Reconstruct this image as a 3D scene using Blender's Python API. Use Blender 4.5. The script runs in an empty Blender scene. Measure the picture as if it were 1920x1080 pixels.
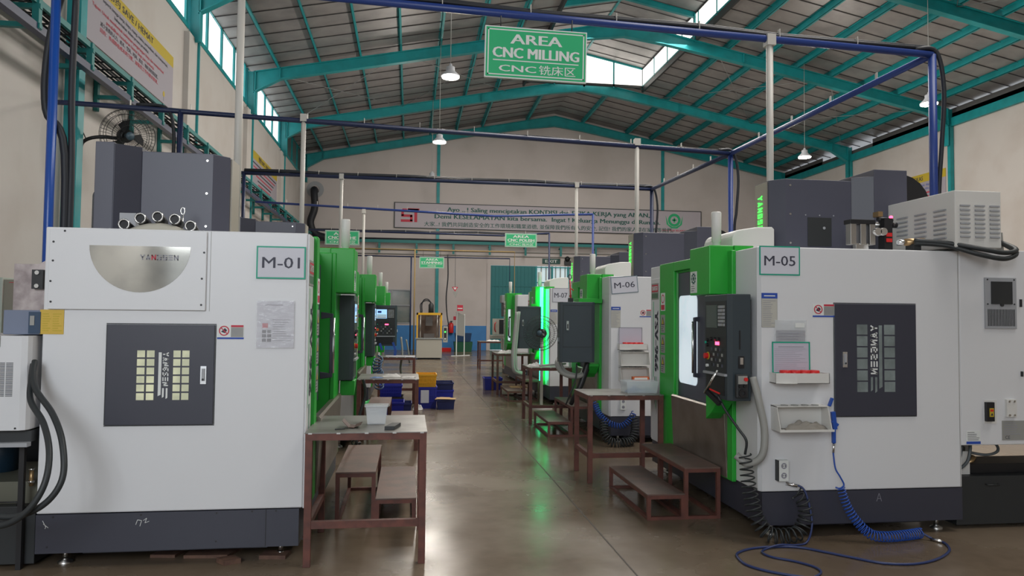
import bpy, math, random
from mathutils import Vector, Matrix
random.seed(7)
C = bpy.context.scene.collection
PI = math.pi
# ------------------------------------------------------------------ camera
F, YAW, PIT, ROL, CH = 1375.0, .1388, .0400, .0100, 1.6
fw = Vector((math.sin(YAW)*math.cos(PIT), math.cos(YAW)*math.cos(PIT), math.sin(PIT)))
rt = Vector((math.cos(YAW), -math.sin(YAW), 0)); up = rt.cross(fw)
rt, up = rt*math.cos(ROL)+up*math.sin(ROL), up*math.cos(ROL)-rt*math.sin(ROL)
cam = bpy.data.cameras.new('camera'); co = bpy.data.objects.new('camera', cam); C.objects.link(co)
cam.sensor_width = 36; cam.lens = F/1920*36; cam.clip_start = .05; cam.clip_end = 300
co.matrix_world = Matrix(((rt.x, up.x, -fw.x, 0), (rt.y, up.y, -fw.y, 0), (rt.z, up.z, -fw.z, CH), (0, 0, 0, 1)))
bpy.context.scene.camera = co
vs = bpy.context.scene.view_settings
vs.view_transform = 'Standard'; vs.look = 'None'; vs.gamma = 1; vs.use_curve_mapping = False
vs.exposure = 0.0
# ------------------------------------------------------------------ daylight
w = bpy.data.worlds.new('overcast_sky'); bpy.context.scene.world = w; w.use_nodes = True
w.node_tree.nodes['Background'].inputs[0].default_value = (.86, .93, 1.0, 1)
w.node_tree.nodes['Background'].inputs[1].default_value = 1.35
def area(name, loc, rot, sx, sy, power, col=(1, 1, 1)):
    l = bpy.data.lights.new(name, 'AREA'); l.shape = 'RECTANGLE'; l.size = sx; l.size_y = sy
    l.energy = power; l.color = col
    o = bpy.data.objects.new(name, l); C.objects.link(o); o.location = loc; o.rotation_euler = rot
    return o
# daylight falling in through the open roof ridge and the open front bay behind the camera
area('ridge_daylight', (7, 14, 10.9), (0, 0, 0), 4.4, 28, 2650, (1, .955, .90))
area('front_bay_daylight', (-3.2, -4.5, 4.6), (math.radians(74), 0, math.radians(14)), 3.5, 3.5, 385, (.90, .95, 1.0))

# ------------------------------------------------------------------ materials
MATS = {}
def mat(name, col, rough=.5, metal=0., emit=None, es=0., noise=None, bump=None, alpha=1., trans=0., coat=0., spec=.5):
    if name in MATS: return MATS[name]
    m = bpy.data.materials.new(name); m.use_nodes = True; MATS[name] = m
    nt = m.node_tree; b = nt.nodes['Principled BSDF']
    b.inputs['Base Color'].default_value = (*col, 1); b.inputs['Roughness'].default_value = rough
    b.inputs['Metallic'].default_value = metal; b.inputs['Alpha'].default_value = alpha
    b.inputs['Transmission Weight'].default_value = trans; b.inputs['Coat Weight'].default_value = coat
    b.inputs['Specular IOR Level'].default_value = spec
    if emit: b.inputs['Emission Color'].default_value = (*emit, 1); b.inputs['Emission Strength'].default_value = es
    if noise or bump:
        tc = nt.nodes.new('ShaderNodeTexCoord')
    if noise:                                             # (scale, second colour, low, high)
        n = nt.nodes.new('ShaderNodeTexNoise'); n.inputs['Scale'].default_value = noise[0]; n.inputs['Detail'].default_value = 6
        nt.links.new(tc.outputs['Object'], n.inputs['Vector'])
        r = nt.nodes.new('ShaderNodeValToRGB'); e = r.color_ramp.elements
        e[0].position = noise[2]; e[0].color = (*noise[1], 1); e[1].position = noise[3]; e[1].color = (*col, 1)
        nt.links.new(n.outputs['Fac'], r.inputs['Fac']); nt.links.new(r.outputs['Color'], b.inputs['Base Color'])
    if bump:
        n2 = nt.nodes.new('ShaderNodeTexNoise'); n2.inputs['Scale'].default_value = bump[0]; n2.inputs['Detail'].default_value = 3
        nt.links.new(tc.outputs['Object'], n2.inputs['Vector'])
        bp = nt.nodes.new('ShaderNodeBump'); bp.inputs['Strength'].default_value = bump[1]; bp.inputs['Distance'].default_value = .01
        nt.links.new(n2.outputs['Fac'], bp.inputs['Height']); nt.links.new(bp.outputs['Normal'], b.inputs['Normal'])
    return m
plaster = mat('plaster', (.55, .515, .485), .9, noise=(.9, (.50, .455, .42), .3, .55), bump=(9, .15))
backplaster = mat('back_plaster', (.55, .50, .48), .9, noise=(.5, (.48, .435, .41), .3, .5), bump=(9, .15))
wallblue = mat('wall_blue_paint', (.045, .21, .50), .6, noise=(2, (.04, .18, .43), .3, .6))
teal = mat('teal_paint', (.010, .28, .30), .42, noise=(3, (.008, .23, .24), .35, .6))
tealdark = mat('teal_door_paint', (.01, .16, .17), .5)
white = mat('machine_white', (.68, .685, .70), .38, bump=(260, .04))
white2 = mat('cover_white', (.66, .65, .62), .4)
slate = mat('slate_paint', (.040, .042, .060), .40, bump=(300, .05))
slate2 = mat('slate_head_paint', (.070, .072, .100), .42, bump=(300, .05))
slate3 = mat('pendant_paint', (.036, .050, .060), .38, bump=(300, .06))
green = mat('machine_green', (.025, .37, .040), .36, spec=.35, bump=(260, .04))
dark = mat('dark_metal', (.025, .028, .03), .5)
black = mat('black_plastic', (.012, .012, .014), .45)
blackrub = mat('black_rubber', (.022, .026, .028), .5)
chrome = mat('chrome', (.75, .75, .75), .18, 1)
steel = mat('brushed_steel', (.52, .51, .49), .32, 1)
cast = mat('rough_casting', (.42, .37, .36), .45, .6, noise=(9, (.24, .20, .20), .35, .6))
rust = mat('red_oxide_frame', (.15, .052, .038), .55, noise=(14, (.09, .035, .028), .3, .6))
tread = mat('step_plate', (.17, .105, .085), .5, .15, noise=(6, (.12, .085, .072), .35, .6), bump=(60, .1))
ttop = mat('worn_table_steel', (.26, .25, .235), .36, .35, noise=(5, (.16, .15, .135), .35, .6))
teal2 = mat('teal_tray_paint', (.008, .17, .165), .5)
bluepipe = mat('blue_pipe', (.018, .045, .21), .38)
darkpipe = mat('dark_blue_pipe', (.013, .022, .07), .4)
whitepipe = mat('white_pipe', (.52, .50, .46), .45)
cable = mat('black_cable', (.012, .014, .02), .55)
glass = mat('window_glass', (.80, .83, .80), .06, 0, trans=.0, alpha=.35)
poly = mat('smoked_acrylic', (.40, .39, .35), .08, .55, noise=(3, (.26, .26, .24), .35, .62))
sky_pane = mat('daylit_pane', (.85, .88, .9), .6, emit=(.97, .98, 1), es=1.5, noise=(1.2, (.6, .6, .6), .3, .5))
sky_pane2 = mat('daylit_ridge_pane', (.85, .85, .8), .6, emit=(1, .95, .88), es=1.6)
dim_pane = mat('dark_pane', (.10, .13, .13), .3)  # plain dark grey-green glass
workpane = mat('lit_work_window', (.8, .85, .9), .2, emit=(.78, .91, 1), es=.55, noise=(2.2, (.35, .42, .46), .35, .6))
yellowpane = mat('worklit_side_window', (.62, .62, .42), .25, emit=(.9, .9, .6), es=.28, noise=(3.5, (.25, .27, .20), .40, .6))  # work light inside the machine put into the pane's yellow and glow
greypane = mat('grey_side_window', (.30, .36, .36), .18, .2, noise=(4, (.16, .19, .19), .35, .62))  # bluish glass reflection put into the pane colour
signgreen = mat('sign_green', (.02, .42, .17), .45)
signwhite = mat('sign_white', (.70, .72, .70), .5)
paper = mat('paper', (.60, .60, .66), .6)
paperdim = mat('paper_lilac', (.50, .48, .56), .6)
ink = mat('ink', (.03, .03, .05), .6)
inkgreen = mat('green_ink', (.01, .10, .08), .6)
inkred = mat('red_ink', (.52, .03, .06), .6)
inkgrey = mat('grey_ink', (.28, .28, .32), .6)
yellow = mat('yellow_paint', (.75, .42, .02), .5)
labelyellow = mat('yellow_plate', (.60, .40, .05), .5)
banneryel = mat('banner_yellow', (.50, .37, .03), .6)
bannerlil = mat('banner_cloth', (.36, .33, .37), .65)
inkblue = mat('blue_ink', (.02, .07, .38), .6)
tealtape = mat('green_tape', (.01, .34, .22), .5)
cratebl = mat('crate_blue', (.012, .018, .30), .45)
cratedk = mat('crate_dark_blue', (.012, .018, .10), .5)
crateye = mat('crate_yellow', (.72, .36, .01), .5)
card = mat('cardboard', (.50, .32, .15), .8)
hose_blue = mat('blue_hose', (.015, .075, .38), .35)
hose_navy = mat('navy_hose', (.02, .035, .12), .4)
hose_grey = mat('grey_hose', (.30, .30, .28), .5)
red = mat('red_plastic', (.60, .02, .02), .35)
redled = mat('red_led', (1, .05, .08), .5, emit=(1, .05, .12), es=6)
greenled = mat('green_led', (.1, 1, .3), .5, emit=(.05, 1, .05), es=2.2)
greenbar = mat('green_work_light', (.1, 1, .5), .5, emit=(.02, 1, .36), es=11)
lampglow = mat('lamp_glow', (1, 1, 1), .5, emit=(1, .93, .82), es=22)
screen = mat('lit_screen', (.2, .4, .6), .2, emit=(.35, .62, .95), es=1.0)
screenoff = mat('dim_screen', (.05, .075, .06), .12)
beige = mat('beige_paint', (.44, .42, .36), .5)
palegreen = mat('pale_green_paint', (.36, .41, .36), .55)
wood = mat('rough_wood', (.14, .075, .05), .75, noise=(20, (.08, .04, .03), .3, .6))
clearplast = mat('clear_plastic', (.75, .78, .80), .15, alpha=.38)
ragblue = mat('blue_rag', (.16, .25, .45), .85)
raggrey = mat('grey_rag', (.25, .23, .20), .85)
ragwhite = mat('white_cloth', (.62, .60, .58), .85)
bronze = mat('brass_fitting', (.45, .30, .15), .35, .8)
grill = mat('louvre_grey', (.34, .35, .37), .5)
# ------------------------------------------------------------------ mesh helpers
class MB:
    def __init__(s): s.v = []; s.f = []; s.m = []; s.s = []; s.mats = []
    def mi(s, m):
        if m not in s.mats: s.mats.append(m)
        return s.mats.index(m)
    def add(s, vs, fs, m=None, sm=False):
        b = len(s.v); s.v += [tuple(v) for v in vs]; k = s.mi(m)
        for f in fs: s.f.append([b+i for i in f]); s.m.append(k); s.s.append(sm)
        return s
    def box(s, x0, x1, y0, y1, z0, z1, m=None):
        return s.add([(x0, y0, z0), (x1, y0, z0), (x1, y1, z0), (x0, y1, z0), (x0, y0, z1), (x1, y0, z1), (x1, y1, z1), (x0, y1, z1)],
                     [(0, 3, 2, 1), (4, 5, 6, 7), (0, 1, 5, 4), (1, 2, 6, 5), (2, 3, 7, 6), (3, 0, 4, 7)], m)
    def bar(s, p, q, w_, h_, m=None, upv=(0, 0, 1)):       # rectangular bar between two points
        p = Vector(p); q = Vector(q); d = (q-p).normalized(); u = Vector(upv)
        if abs(d.dot(u)) > .98: u = Vector((0, 1, 0))
        a = d.cross(u).normalized()*w_/2; b = a.cross(d).normalized()*h_/2
        vs = [p-a-b, p+a-b, p+a+b, p-a+b, q-a-b, q+a-b, q+a+b, q-a+b]
        return s.add(vs, [(0, 1, 2, 3), (7, 6, 5, 4), (0, 4, 5, 1), (1, 5, 6, 2), (2, 6, 7, 3), (3, 7, 4, 0)], m)
    def prism(s, pts, ax, a, b, m=None):                  # polygon pts in the plane across axis ax
        def P(p, t): return {'x': (t, p[0], p[1]), 'y': (p[0], t, p[1]), 'z': (p[0], p[1], t)}[ax]
        n = len(pts)
        return s.add([P(p, a) for p in pts]+[P(p, b) for p in pts],
                     [tuple(range(n))[::-1], tuple(range(n, 2*n))]+[(i, (i+1) % n, n+(i+1) % n, n+i) for i in range(n)], m)
    def tube(s, pts, r, n=8, m=None, closed=False):
        pts = [Vector(p) for p in pts]; N = len(pts); rings = []; u = None
        for i, p in enumerate(pts):
            if closed: d = pts[(i+1) % N]-pts[i-1]
            else: d = pts[min(i+1, N-1)]-pts[max(i-1, 0)]
            d = d.normalized() if d.length > 1e-9 else Vector((0, 0, 1))
            if u is None:
                u = Vector((0, 0, 1)) if abs(d.z) < .9 else Vector((1, 0, 0))
            u = (u-d*u.dot(d)).normalized(); v = d.cross(u)
            rr = r[i] if isinstance(r, (list, tuple)) else r
            rings.append([p+(u*math.cos(2*PI*k/n)+v*math.sin(2*PI*k/n))*rr for k in range(n)])
        vs = [q for R in rings for q in R]; fs = []
        for i in range(N if closed else N-1):
            j = (i+1) % N
            for k in range(n): fs.append((i*n+k, i*n+(k+1) % n, j*n+(k+1) % n, j*n+k))
        s.add(vs, fs, m, True)
        if not closed:
            b = len(s.v)-len(vs); k = s.mi(m)
            s.f.append([b+i for i in range(n)][::-1]); s.f.append([b+(N-1)*n+i for i in range(n)]); s.m += [k, k]; s.s += [False, False]
        return s
    def cyl(s, p, q, r0, r1=None, n=20, m=None): return s.tube([p, q], [r0, r0 if r1 is None else r1], n, m)
    def lathe(s, c, prof, n=28, m=None, ax=(0, 0, 1)):    # prof: (radius, height) along ax from c
        ax = Vector(ax).normalized(); u = Vector((1, 0, 0)) if abs(ax.x) < .9 else Vector((0, 1, 0)); u = (u-ax*u.dot(ax)).normalized(); v = ax.cross(u); c = Vector(c)
        vs = [c+ax*h+(u*math.cos(2*PI*k/n)+v*math.sin(2*PI*k/n))*max(r, 1e-4) for r, h in prof for k in range(n)]
        fs = [(i*n+k, i*n+(k+1) % n, (i+1)*n+(k+1) % n, (i+1)*n+k) for i in range(len(prof)-1) for k in range(n)]
        return s.add(vs, fs, m, True)
    def xf(s, M):
        s.v = [tuple(M @ Vector(v)) for v in s.v]; return s
def obj(name, mb, m=None, parent=None, bevel=0, local=False, label=None):
    me = bpy.data.meshes.new(name); vs = mb.v
    if parent is not None and not local:
        r = parent
        while r.parent: r = r.parent
        Mi = ROOTM[r.name]; vs = [tuple(Mi @ Vector(v)) for v in vs]
    me.from_pydata(vs, [], mb.f)
    ms = mb.mats[:]
    ms = [m if x is None else x for x in ms] if m else [x for x in ms if x is not None]
    for x in ms: me.materials.append(x)
    if len(mb.mats): me.polygons.foreach_set('material_index', mb.m)
    me.polygons.foreach_set('use_smooth', mb.s); me.update()
    o = bpy.data.objects.new(name, me); C.objects.link(o)
    if parent: o.parent = parent
    else: ROOTM[o.name] = Matrix()
    if bevel:
        b = o.modifiers.new('edge', 'BEVEL'); b.width = bevel; b.segments = 2; b.limit_method = 'ANGLE'; b.angle_limit = 1.0
    if label: o['label'] = label
    return o
ROOTM = {}
def thing(name, label, cat, loc=(0, 0, 0), rz=0, group=None):
    o = bpy.data.objects.new(name, None); C.objects.link(o); o.location = loc; o.rotation_euler = (0, 0, rz)
    o.empty_display_size = .1
    o['label'] = label; o['category'] = cat
    if group: o['group'] = group
    ROOTM[o.name] = (Matrix.Translation(loc) @ Matrix.Rotation(rz, 4, 'Z')).inverted()
    return o
def tag(o, label, cat, group=None):
    o['label'] = label; o['category'] = cat
    if group: o['group'] = group
    return o
def struct(name, mb, m=None, bevel=0):
    o = obj(name, mb, m, bevel=bevel); o['kind'] = 'structure'; return o
def dup(root, loc, label, group=None):
    r = root.copy(); C.objects.link(r); r.location = loc; r['label'] = label
    if group: r['group'] = group
    for ch in root.children:
        c = ch.copy(); C.objects.link(c); c.parent = r
        for g in ch.children:
            d = g.copy(); C.objects.link(d); d.parent = c
    return r
def sm(pts, n=6):                                        # Catmull-Rom through points
    P = [Vector(p) for p in pts]; P = [P[0]*2-P[1]]+P+[P[-1]*2-P[-2]]; out = []
    for i in range(1, len(P)-2):
        for k in range(n):
            t = k/n; a, b, c, d = P[i-1:i+3]
            out.append(.5*((2*b)+(-a+c)*t+(2*a-5*b+4*c-d)*t*t+(-a+3*b-3*c+d)*t**3))
    return out+[P[-2]]
def coil(path, R, turns, n=14):                          # helix points round a smooth path
    P = sm(path, 8); L = [0]
    for a, b in zip(P, P[1:]): L.append(L[-1]+(b-a).length)
    T = L[-1]; out = []; u = Vector((0, 0, 1)); N = int(turns*n); j = 0
    for i in range(N+1):
        s = T*i/N
        while j < len(L)-2 and L[j+1] < s: j += 1
        p = P[j].lerp(P[j+1], min(1, (s-L[j])/max(1e-6, L[j+1]-L[j]))); d = (P[j+1]-P[j]).normalized()
        if abs(d.dot(u)) > .99: u = Vector((1, 0, 0))
        u = (u-d*u.dot(d)).normalized(); v = d.cross(u); a = 2*PI*i/n
        rr = R(i/N) if callable(R) else R
        out.append(p+(u*math.cos(a)+v*math.sin(a))*rr)
    return out
# lettering ---------------------------------------------------------
TC = {}
def glyphs(s, bold=0.):
    bold = 0.; k = (s, bold)
    if k in TC: return TC[k]
    cu = bpy.data.curves.new('t', 'FONT'); cu.body = s; cu.size = 1; cu.offset = bold; cu.resolution_u = 2
    o = bpy.data.objects.new('t', cu); C.objects.link(o); bpy.context.view_layer.update()
    dg = bpy.context.evaluated_depsgraph_get(); me = bpy.data.meshes.new_from_object(o.evaluated_get(dg))
    vs = [(v.co.x, v.co.y) for v in me.vertices]; fs = [tuple(p.vertices) for p in me.polygons]
    bpy.data.objects.remove(o); bpy.data.curves.remove(cu); bpy.data.meshes.remove(me)
    x0 = min(v[0] for v in vs); x1 = max(v[0] for v in vs)
    TC[k] = ([(v[0]-x0, v[1]) for v in vs], fs, x1-x0); return TC[k]
class Face:                                              # a drawing plane: origin, right, up (outward = right x up)
    def __init__(s, o, r=(1, 0, 0), u=(0, 0, 1)):
        s.o = Vector(o); s.r = Vector(r); s.u = Vector(u); s.n = s.r.cross(s.u)
    def P(s, a, b, c=0): return s.o+s.r*a+s.u*b+s.n*c
    def box(s, mb, a0, a1, b0, b1, c0, c1, m=None):
        vs = [s.P(a, b, c) for c in (c0, c1) for a, b in ((a0, b0), (a1, b0), (a1, b1), (a0, b1))]
        return mb.add(vs, [(3, 2, 1, 0), (4, 5, 6, 7), (0, 1, 5, 4), (1, 2, 6, 5), (2, 3, 7, 6), (3, 0, 4, 7)], m)
    def poly(s, mb, pts, c0, c1, m=None):
        n = len(pts); vs = [s.P(a, b, c0) for a, b in pts]+[s.P(a, b, c1) for a, b in pts]
        return mb.add(vs, [tuple(range(n))[::-1], tuple(range(n, 2*n))]+[(i, (i+1) % n, n+(i+1) % n, n+i) for i in range(n)], m)
    def ring(s, mb, a, b, r0, r1, c0, c1, m=None, n=28):
        A = [(a+math.cos(2*PI*k/n)*q, b+math.sin(2*PI*k/n)*q) for q in (r0, r1) for k in range(n)]
        vs = [s.P(x, y, c1) for x, y in A]+[s.P(x, y, c0) for x, y in A]; fs = []
        for k in range(n):
            j = (k+1) % n; fs += [(k, n+k, n+j, j), (n+k, 3*n+k, 3*n+j, n+j), (k, j, 2*n+j, 2*n+k)]
        return mb.add(vs, fs, m)
    def disc(s, mb, a, b, r, c0, c1, m=None, n=24):
        return s.poly(mb, [(a+math.cos(2*PI*k/n)*r, b+math.sin(2*PI*k/n)*r) for k in range(n)], c0, c1, m)
    def text(s, mb, t, a, b, h, c, m=None, wd=None, al='l', bold=0.):   # b = baseline, h = cap height
        v, f, w0 = glyphs(t, bold); k = h/.70; kx = wd/w0 if wd else k
        off = {'l': 0, 'c': -w0*kx/2, 'r': -w0*kx}[al]
        for d in ((-.5, 0, .5) if bold else (0,)):        # heavier strokes: the same outline laid side by side
            mb.add([s.P(a+off+x*kx+d*bold*h*2.4, b+y*k, c+d*.0004) for x, y in v], f, m)
        return mb
    def lines(s, mb, a0, a1, b0, b1, n, c, m=None, t=.25):
        st = (b1-b0)/n
        for i in range(n):
            e = a0+(a1-a0)*random.uniform(.55, 1)
            s.box(mb, a0, e, b0+st*(i+.5-t/2), b0+st*(i+.5+t/2), 0, c, m)
        return mb
STK = {'Y': [((0, 1), (.5, .5)), ((1, 1), (.5, .5)), ((.5, .5), (.5, 0))], 'A': [((0, 0), (.5, 1)), ((.5, 1), (1, 0)), ((.15, .15), (.85, .15))],
       'N': [((0, 0), (0, 1)), ((0, 1), (1, 0)), ((1, 0), (1, 1))], 'G': [((1, 1), (0, 1)), ((0, 1), (0, 0)), ((0, 0), (1, 0)), ((1, 0), (1, .5)), ((1, .5), (.5, .5))],
       'S': [((1, 1), (0, 1)), ((0, 1), (0, .55)), ((0, .5), (1, .5)), ((1, .5), (1, 0)), ((1, 0), (0, 0))], 'E': [((0, 1), (1, 1)), ((0, .5), (1, .5)), ((0, 0), (1, 0))]}
def brand(face, mb, a, b, wd, h, c, m, sk=.8, th=.2, rn=None):           # the maker's wordmark in angular strokes
    L = 'YANGSEN'; p = wd/7; t = h*th
    for i, ch in enumerate(L):
        for (x0, y0), (x1, y1) in STK[ch]:
            g = p*sk-t
            P = face.P(a+i*p+t/2+x0*g, b+t/2+y0*(h-t), c); Q = face.P(a+i*p+t/2+x1*g, b+t/2+y1*(h-t), c)
            d = (Q-P).normalized()*t*.45
            mb.bar(P-d, Q+d, t, .002, rn if rn and i == 2 else m, upv=face.n)
    return mb
# ================================================================== the hall
XL, XR, YB, YF, XRG = -5.1, 19.1, 35.5, -6.5, 7.0
def zr(x): return 11.55-.2*abs(x-XRG)                    # top of the rafters
FR = [5.5+6*k for k in range(-2, 5)]+[35.25]
# floor: polished concrete with saw-cut joints
fm = mat('polished_concrete', (.27, .235, .195), .2, spec=.38)
nt = fm.node_tree; bs = nt.nodes['Principled BSDF']
def N(t, **k):
    n = nt.nodes.new(t)
    for a, b in k.items(): setattr(n, a, b)
    return n
tc = N('ShaderNodeTexCoord'); n1 = N('ShaderNodeTexNoise'); n1.inputs['Scale'].default_value = .8; n1.inputs['Detail'].default_value = 8
n2 = N('ShaderNodeTexNoise'); n2.inputs['Scale'].default_value = 7; n2.inputs['Detail'].default_value = 8
mx = N('ShaderNodeMath', operation='ADD'); mm = N('ShaderNodeMath', operation='MULTIPLY'); mm.inputs[1].default_value = .35
nt.links.new(tc.outputs['Object'], n1.inputs['Vector']); nt.links.new(tc.outputs['Object'], n2.inputs['Vector'])
nt.links.new(n2.outputs['Fac'], mm.inputs[0]); nt.links.new(n1.outputs['Fac'], mx.inputs[0]); nt.links.new(mm.outputs[0], mx.inputs[1])
cr = N('ShaderNodeValToRGB'); e = cr.color_ramp.elements
e[0].position = .50; e[0].color = (.118, .086, .058, 1); e[1].position = .85; e[1].color = (.180, .138, .098, 1)
nt.links.new(mx.outputs[0], cr.inputs['Fac']); nt.links.new(cr.outputs['Color'], bs.inputs['Base Color'])
rr = N('ShaderNodeMapRange'); rr.inputs[1].default_value = .35; rr.inputs[2].default_value = .7; rr.inputs[3].default_value = .16; rr.inputs[4].default_value = .34
nt.links.new(n1.outputs['Fac'], rr.inputs[0]); nt.links.new(rr.outputs[0], bs.inputs['Roughness'])
n3 = N('ShaderNodeTexNoise'); n3.inputs['Scale'].default_value = 3.5; n3.inputs['Detail'].default_value = 2; nt.links.new(tc.outputs['Object'], n3.inputs['Vector'])
bp = N('ShaderNodeBump'); bp.inputs['Strength'].default_value = .10; bp.inputs['Distance'].default_value = .02
nt.links.new(n3.outputs['Fac'], bp.inputs['Height']); nt.links.new(bp.outputs['Normal'], bs.inputs['Normal'])
struct('floor', MB().box(XL-.5, XR+.5, YF-6, YB+.5, -.3, 0), fm)
jm = mat('joint_sealant', (.075, .065, .055), .8)
struct('trim_1', MB().box(1.425, 1.437, YF-6, YB-.1, -.01, .0012), jm)
struct('trim_2', MB().box(-.2, 2.5, 17.6, 17.612, -.01, .0012), jm)
# walls
struct('wall_left', MB().box(XL-.25, XL, YF, YB, 0, 8.12), plaster)
for i, y in enumerate(FR[2:7]):
    if i == 1: continue
    struct('trim_%d' % (3+i), MB().box(XL, XL+.12, y-.42, y+.25, 0, 7.95), plaster)
struct('wall_front_blocker', MB().box(2.2, XR+.25, YF-.25, YF, 0, 8.7).prism([(XL-.25, 7.0), (XR+.25, 7.0), (XR+.25, zr(XR)+.2), (XRG, zr(XRG)+.2), (XL-.25, zr(XL)+.2)], 'y', YF-.25, YF-.001), plaster)  # unseen closure behind the camera, added to keep daylight off the right side
struct('wall_right', MB().box(XR, XR+.25, YF, YB, 0, 8.62), plaster)
gable = [(XL-.25, 0), (XR+.25, 0), (XR+.25, zr(XR)+.2), (XRG, zr(XRG)+.2), (XL-.25, zr(XL)+.2)]
mb = MB()                                                 # back wall in pieces round its openings
def bw(x0, x1, z0, z1): mb.prism([(x0, z0), (x1, z0), (x1, z1), (x0, z1)], 'y', YB, YB+.25)
bw(XL-.25, -2.65, 0, 4.14); bw(-2.65, .05, 0, 1.3); bw(-2.65, .05, 2.85, 4.14); bw(.05, 3.85, 0, 4.14); bw(9.4, XR+.25, 0, 4.14)
mb.prism([(XL-.25, 4.14), (XR+.25, 4.14)]+gable[2:], 'y', YB, YB+.25)
struct('wall_back', mb, backplaster)
struct('baseboard_back', MB().box(XL, 3.72, YB-.012, YB, 0, 1.17), wallblue)
struct('baseboard_left', MB().box(XL, XL+.012, 12, YB-.02, 0, 1.17), wallblue)
struct('trim_10', MB().box(3.72, 3.9, YB-.05, YB, 0, 4.2), backplaster)
# big teal sheet door and barred opening beside it
mb = MB().box(3.9, 6.1, YB-.03, YB+.05, .02, 4.12, tealdark)
for k in range(12): mb.box(3.95+k*.18, 3.99+k*.18, YB-.055, YB-.03, .05, 4.08, tealdark)
for z in (1.0, 2.0, 3.1): mb.box(3.9, 6.1, YB-.06, YB-.03, z, z+.05, tealdark)
struct('door_1', mb)
mb = MB().box(6.1, 9.4, YB+.1, YB+.12, 0, 4.12, mat('daylit_sheet', (.55, .62, .62), .6, emit=(.7, .92, 1), es=.42))
for k in range(14): mb.box(6.15+k*.24, 6.2+k*.24, YB+.02, YB+.1, 0, 4.12, mat('pale_louvre', (.40, .42, .40), .6))
struct('window_1', mb)
mb = MB()
for x in (6.1, 6.9, 7.7, 8.5, 9.3): mb.box(x, x+.09, YB-.06, YB, 0, 4.12)
for z in (.9, 1.7, 2.3, 2.8, 3.3, 4.05): mb.box(6.1, 9.4, YB-.05, YB, z, z+.05)
struct('trim_11', mb, teal)
mb = MB()
for k in range(3): mb.box(-2.65+.9*k, -1.75+.9*k, YB+.05, YB+.07, 1.3, 2.85, mat('office_glass', (.13, .16, .14), .15, noise=(1.3, (.20, .20, .17), .4, .6)))
for k in range(4): mb.box(-2.68+.9*k, -2.62+.9*k, YB-.03, YB+.05, 1.27, 2.88, grill)
for z in (1.25, 2.1, 2.83): mb.box(-2.7, .1, YB-.035, YB+.05, z, z+.05, grill)
struct('window_2', mb)
# steel columns in the back wall
for i, x in enumerate((1.3, 12.6)):
    struct('trim_%d' % (12+i), MB().box(x-.075, x+.075, YB-.06, YB, 0, zr(x)-.3), teal)
# clerestory windows above the left wall, one run per bay
for k in range(6):
    y0, y1 = FR[k+1]+.16-(.0 if k < 5 else 0), FR[k+2]-.16 if k < 5 else YB-.05
    pm = sky_pane if k < 5 else dim_pane
    mb = MB(); n = 4; st = (y1-y0)/n
    for j in range(n): mb.box(XL-.09, XL-.07, y0+j*st+.03, y0+(j+1)*st-.03, 8.2, 9.32, pm)
    for j in range(n+1): mb.box(XL-.11, XL-.02, y0+j*st-.06, y0+j*st+.06, 8.12, 9.36, teal)
    mb.box(XL-.11, XL+.02, y0, y1, 8.1, 8.22, teal).box(XL-.11, XL-.02, y0, y1, 9.3, 9.38, teal)
    struct('window_%d' % (3+k), mb)
# right side: eaves beam and the dark cladding above it
struct('trim_14', MB().box(XR-.12, XR+.1, YF, YB, 8.55, 8.85), teal)
mb = MB()
for a, b in ((YF, 19.4), (20.3, 28.2), (29.7, 30.4), (32.0, YB)): mb.box(XR+.1, XR+.14, a, b, 8.85, 9.25)
struct('trim_15', mb.box(XR+.1, XR+.14, YF, YB, 8.85, 9.08), mat('dark_cladding', (.10, .10, .10), .7))
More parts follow.
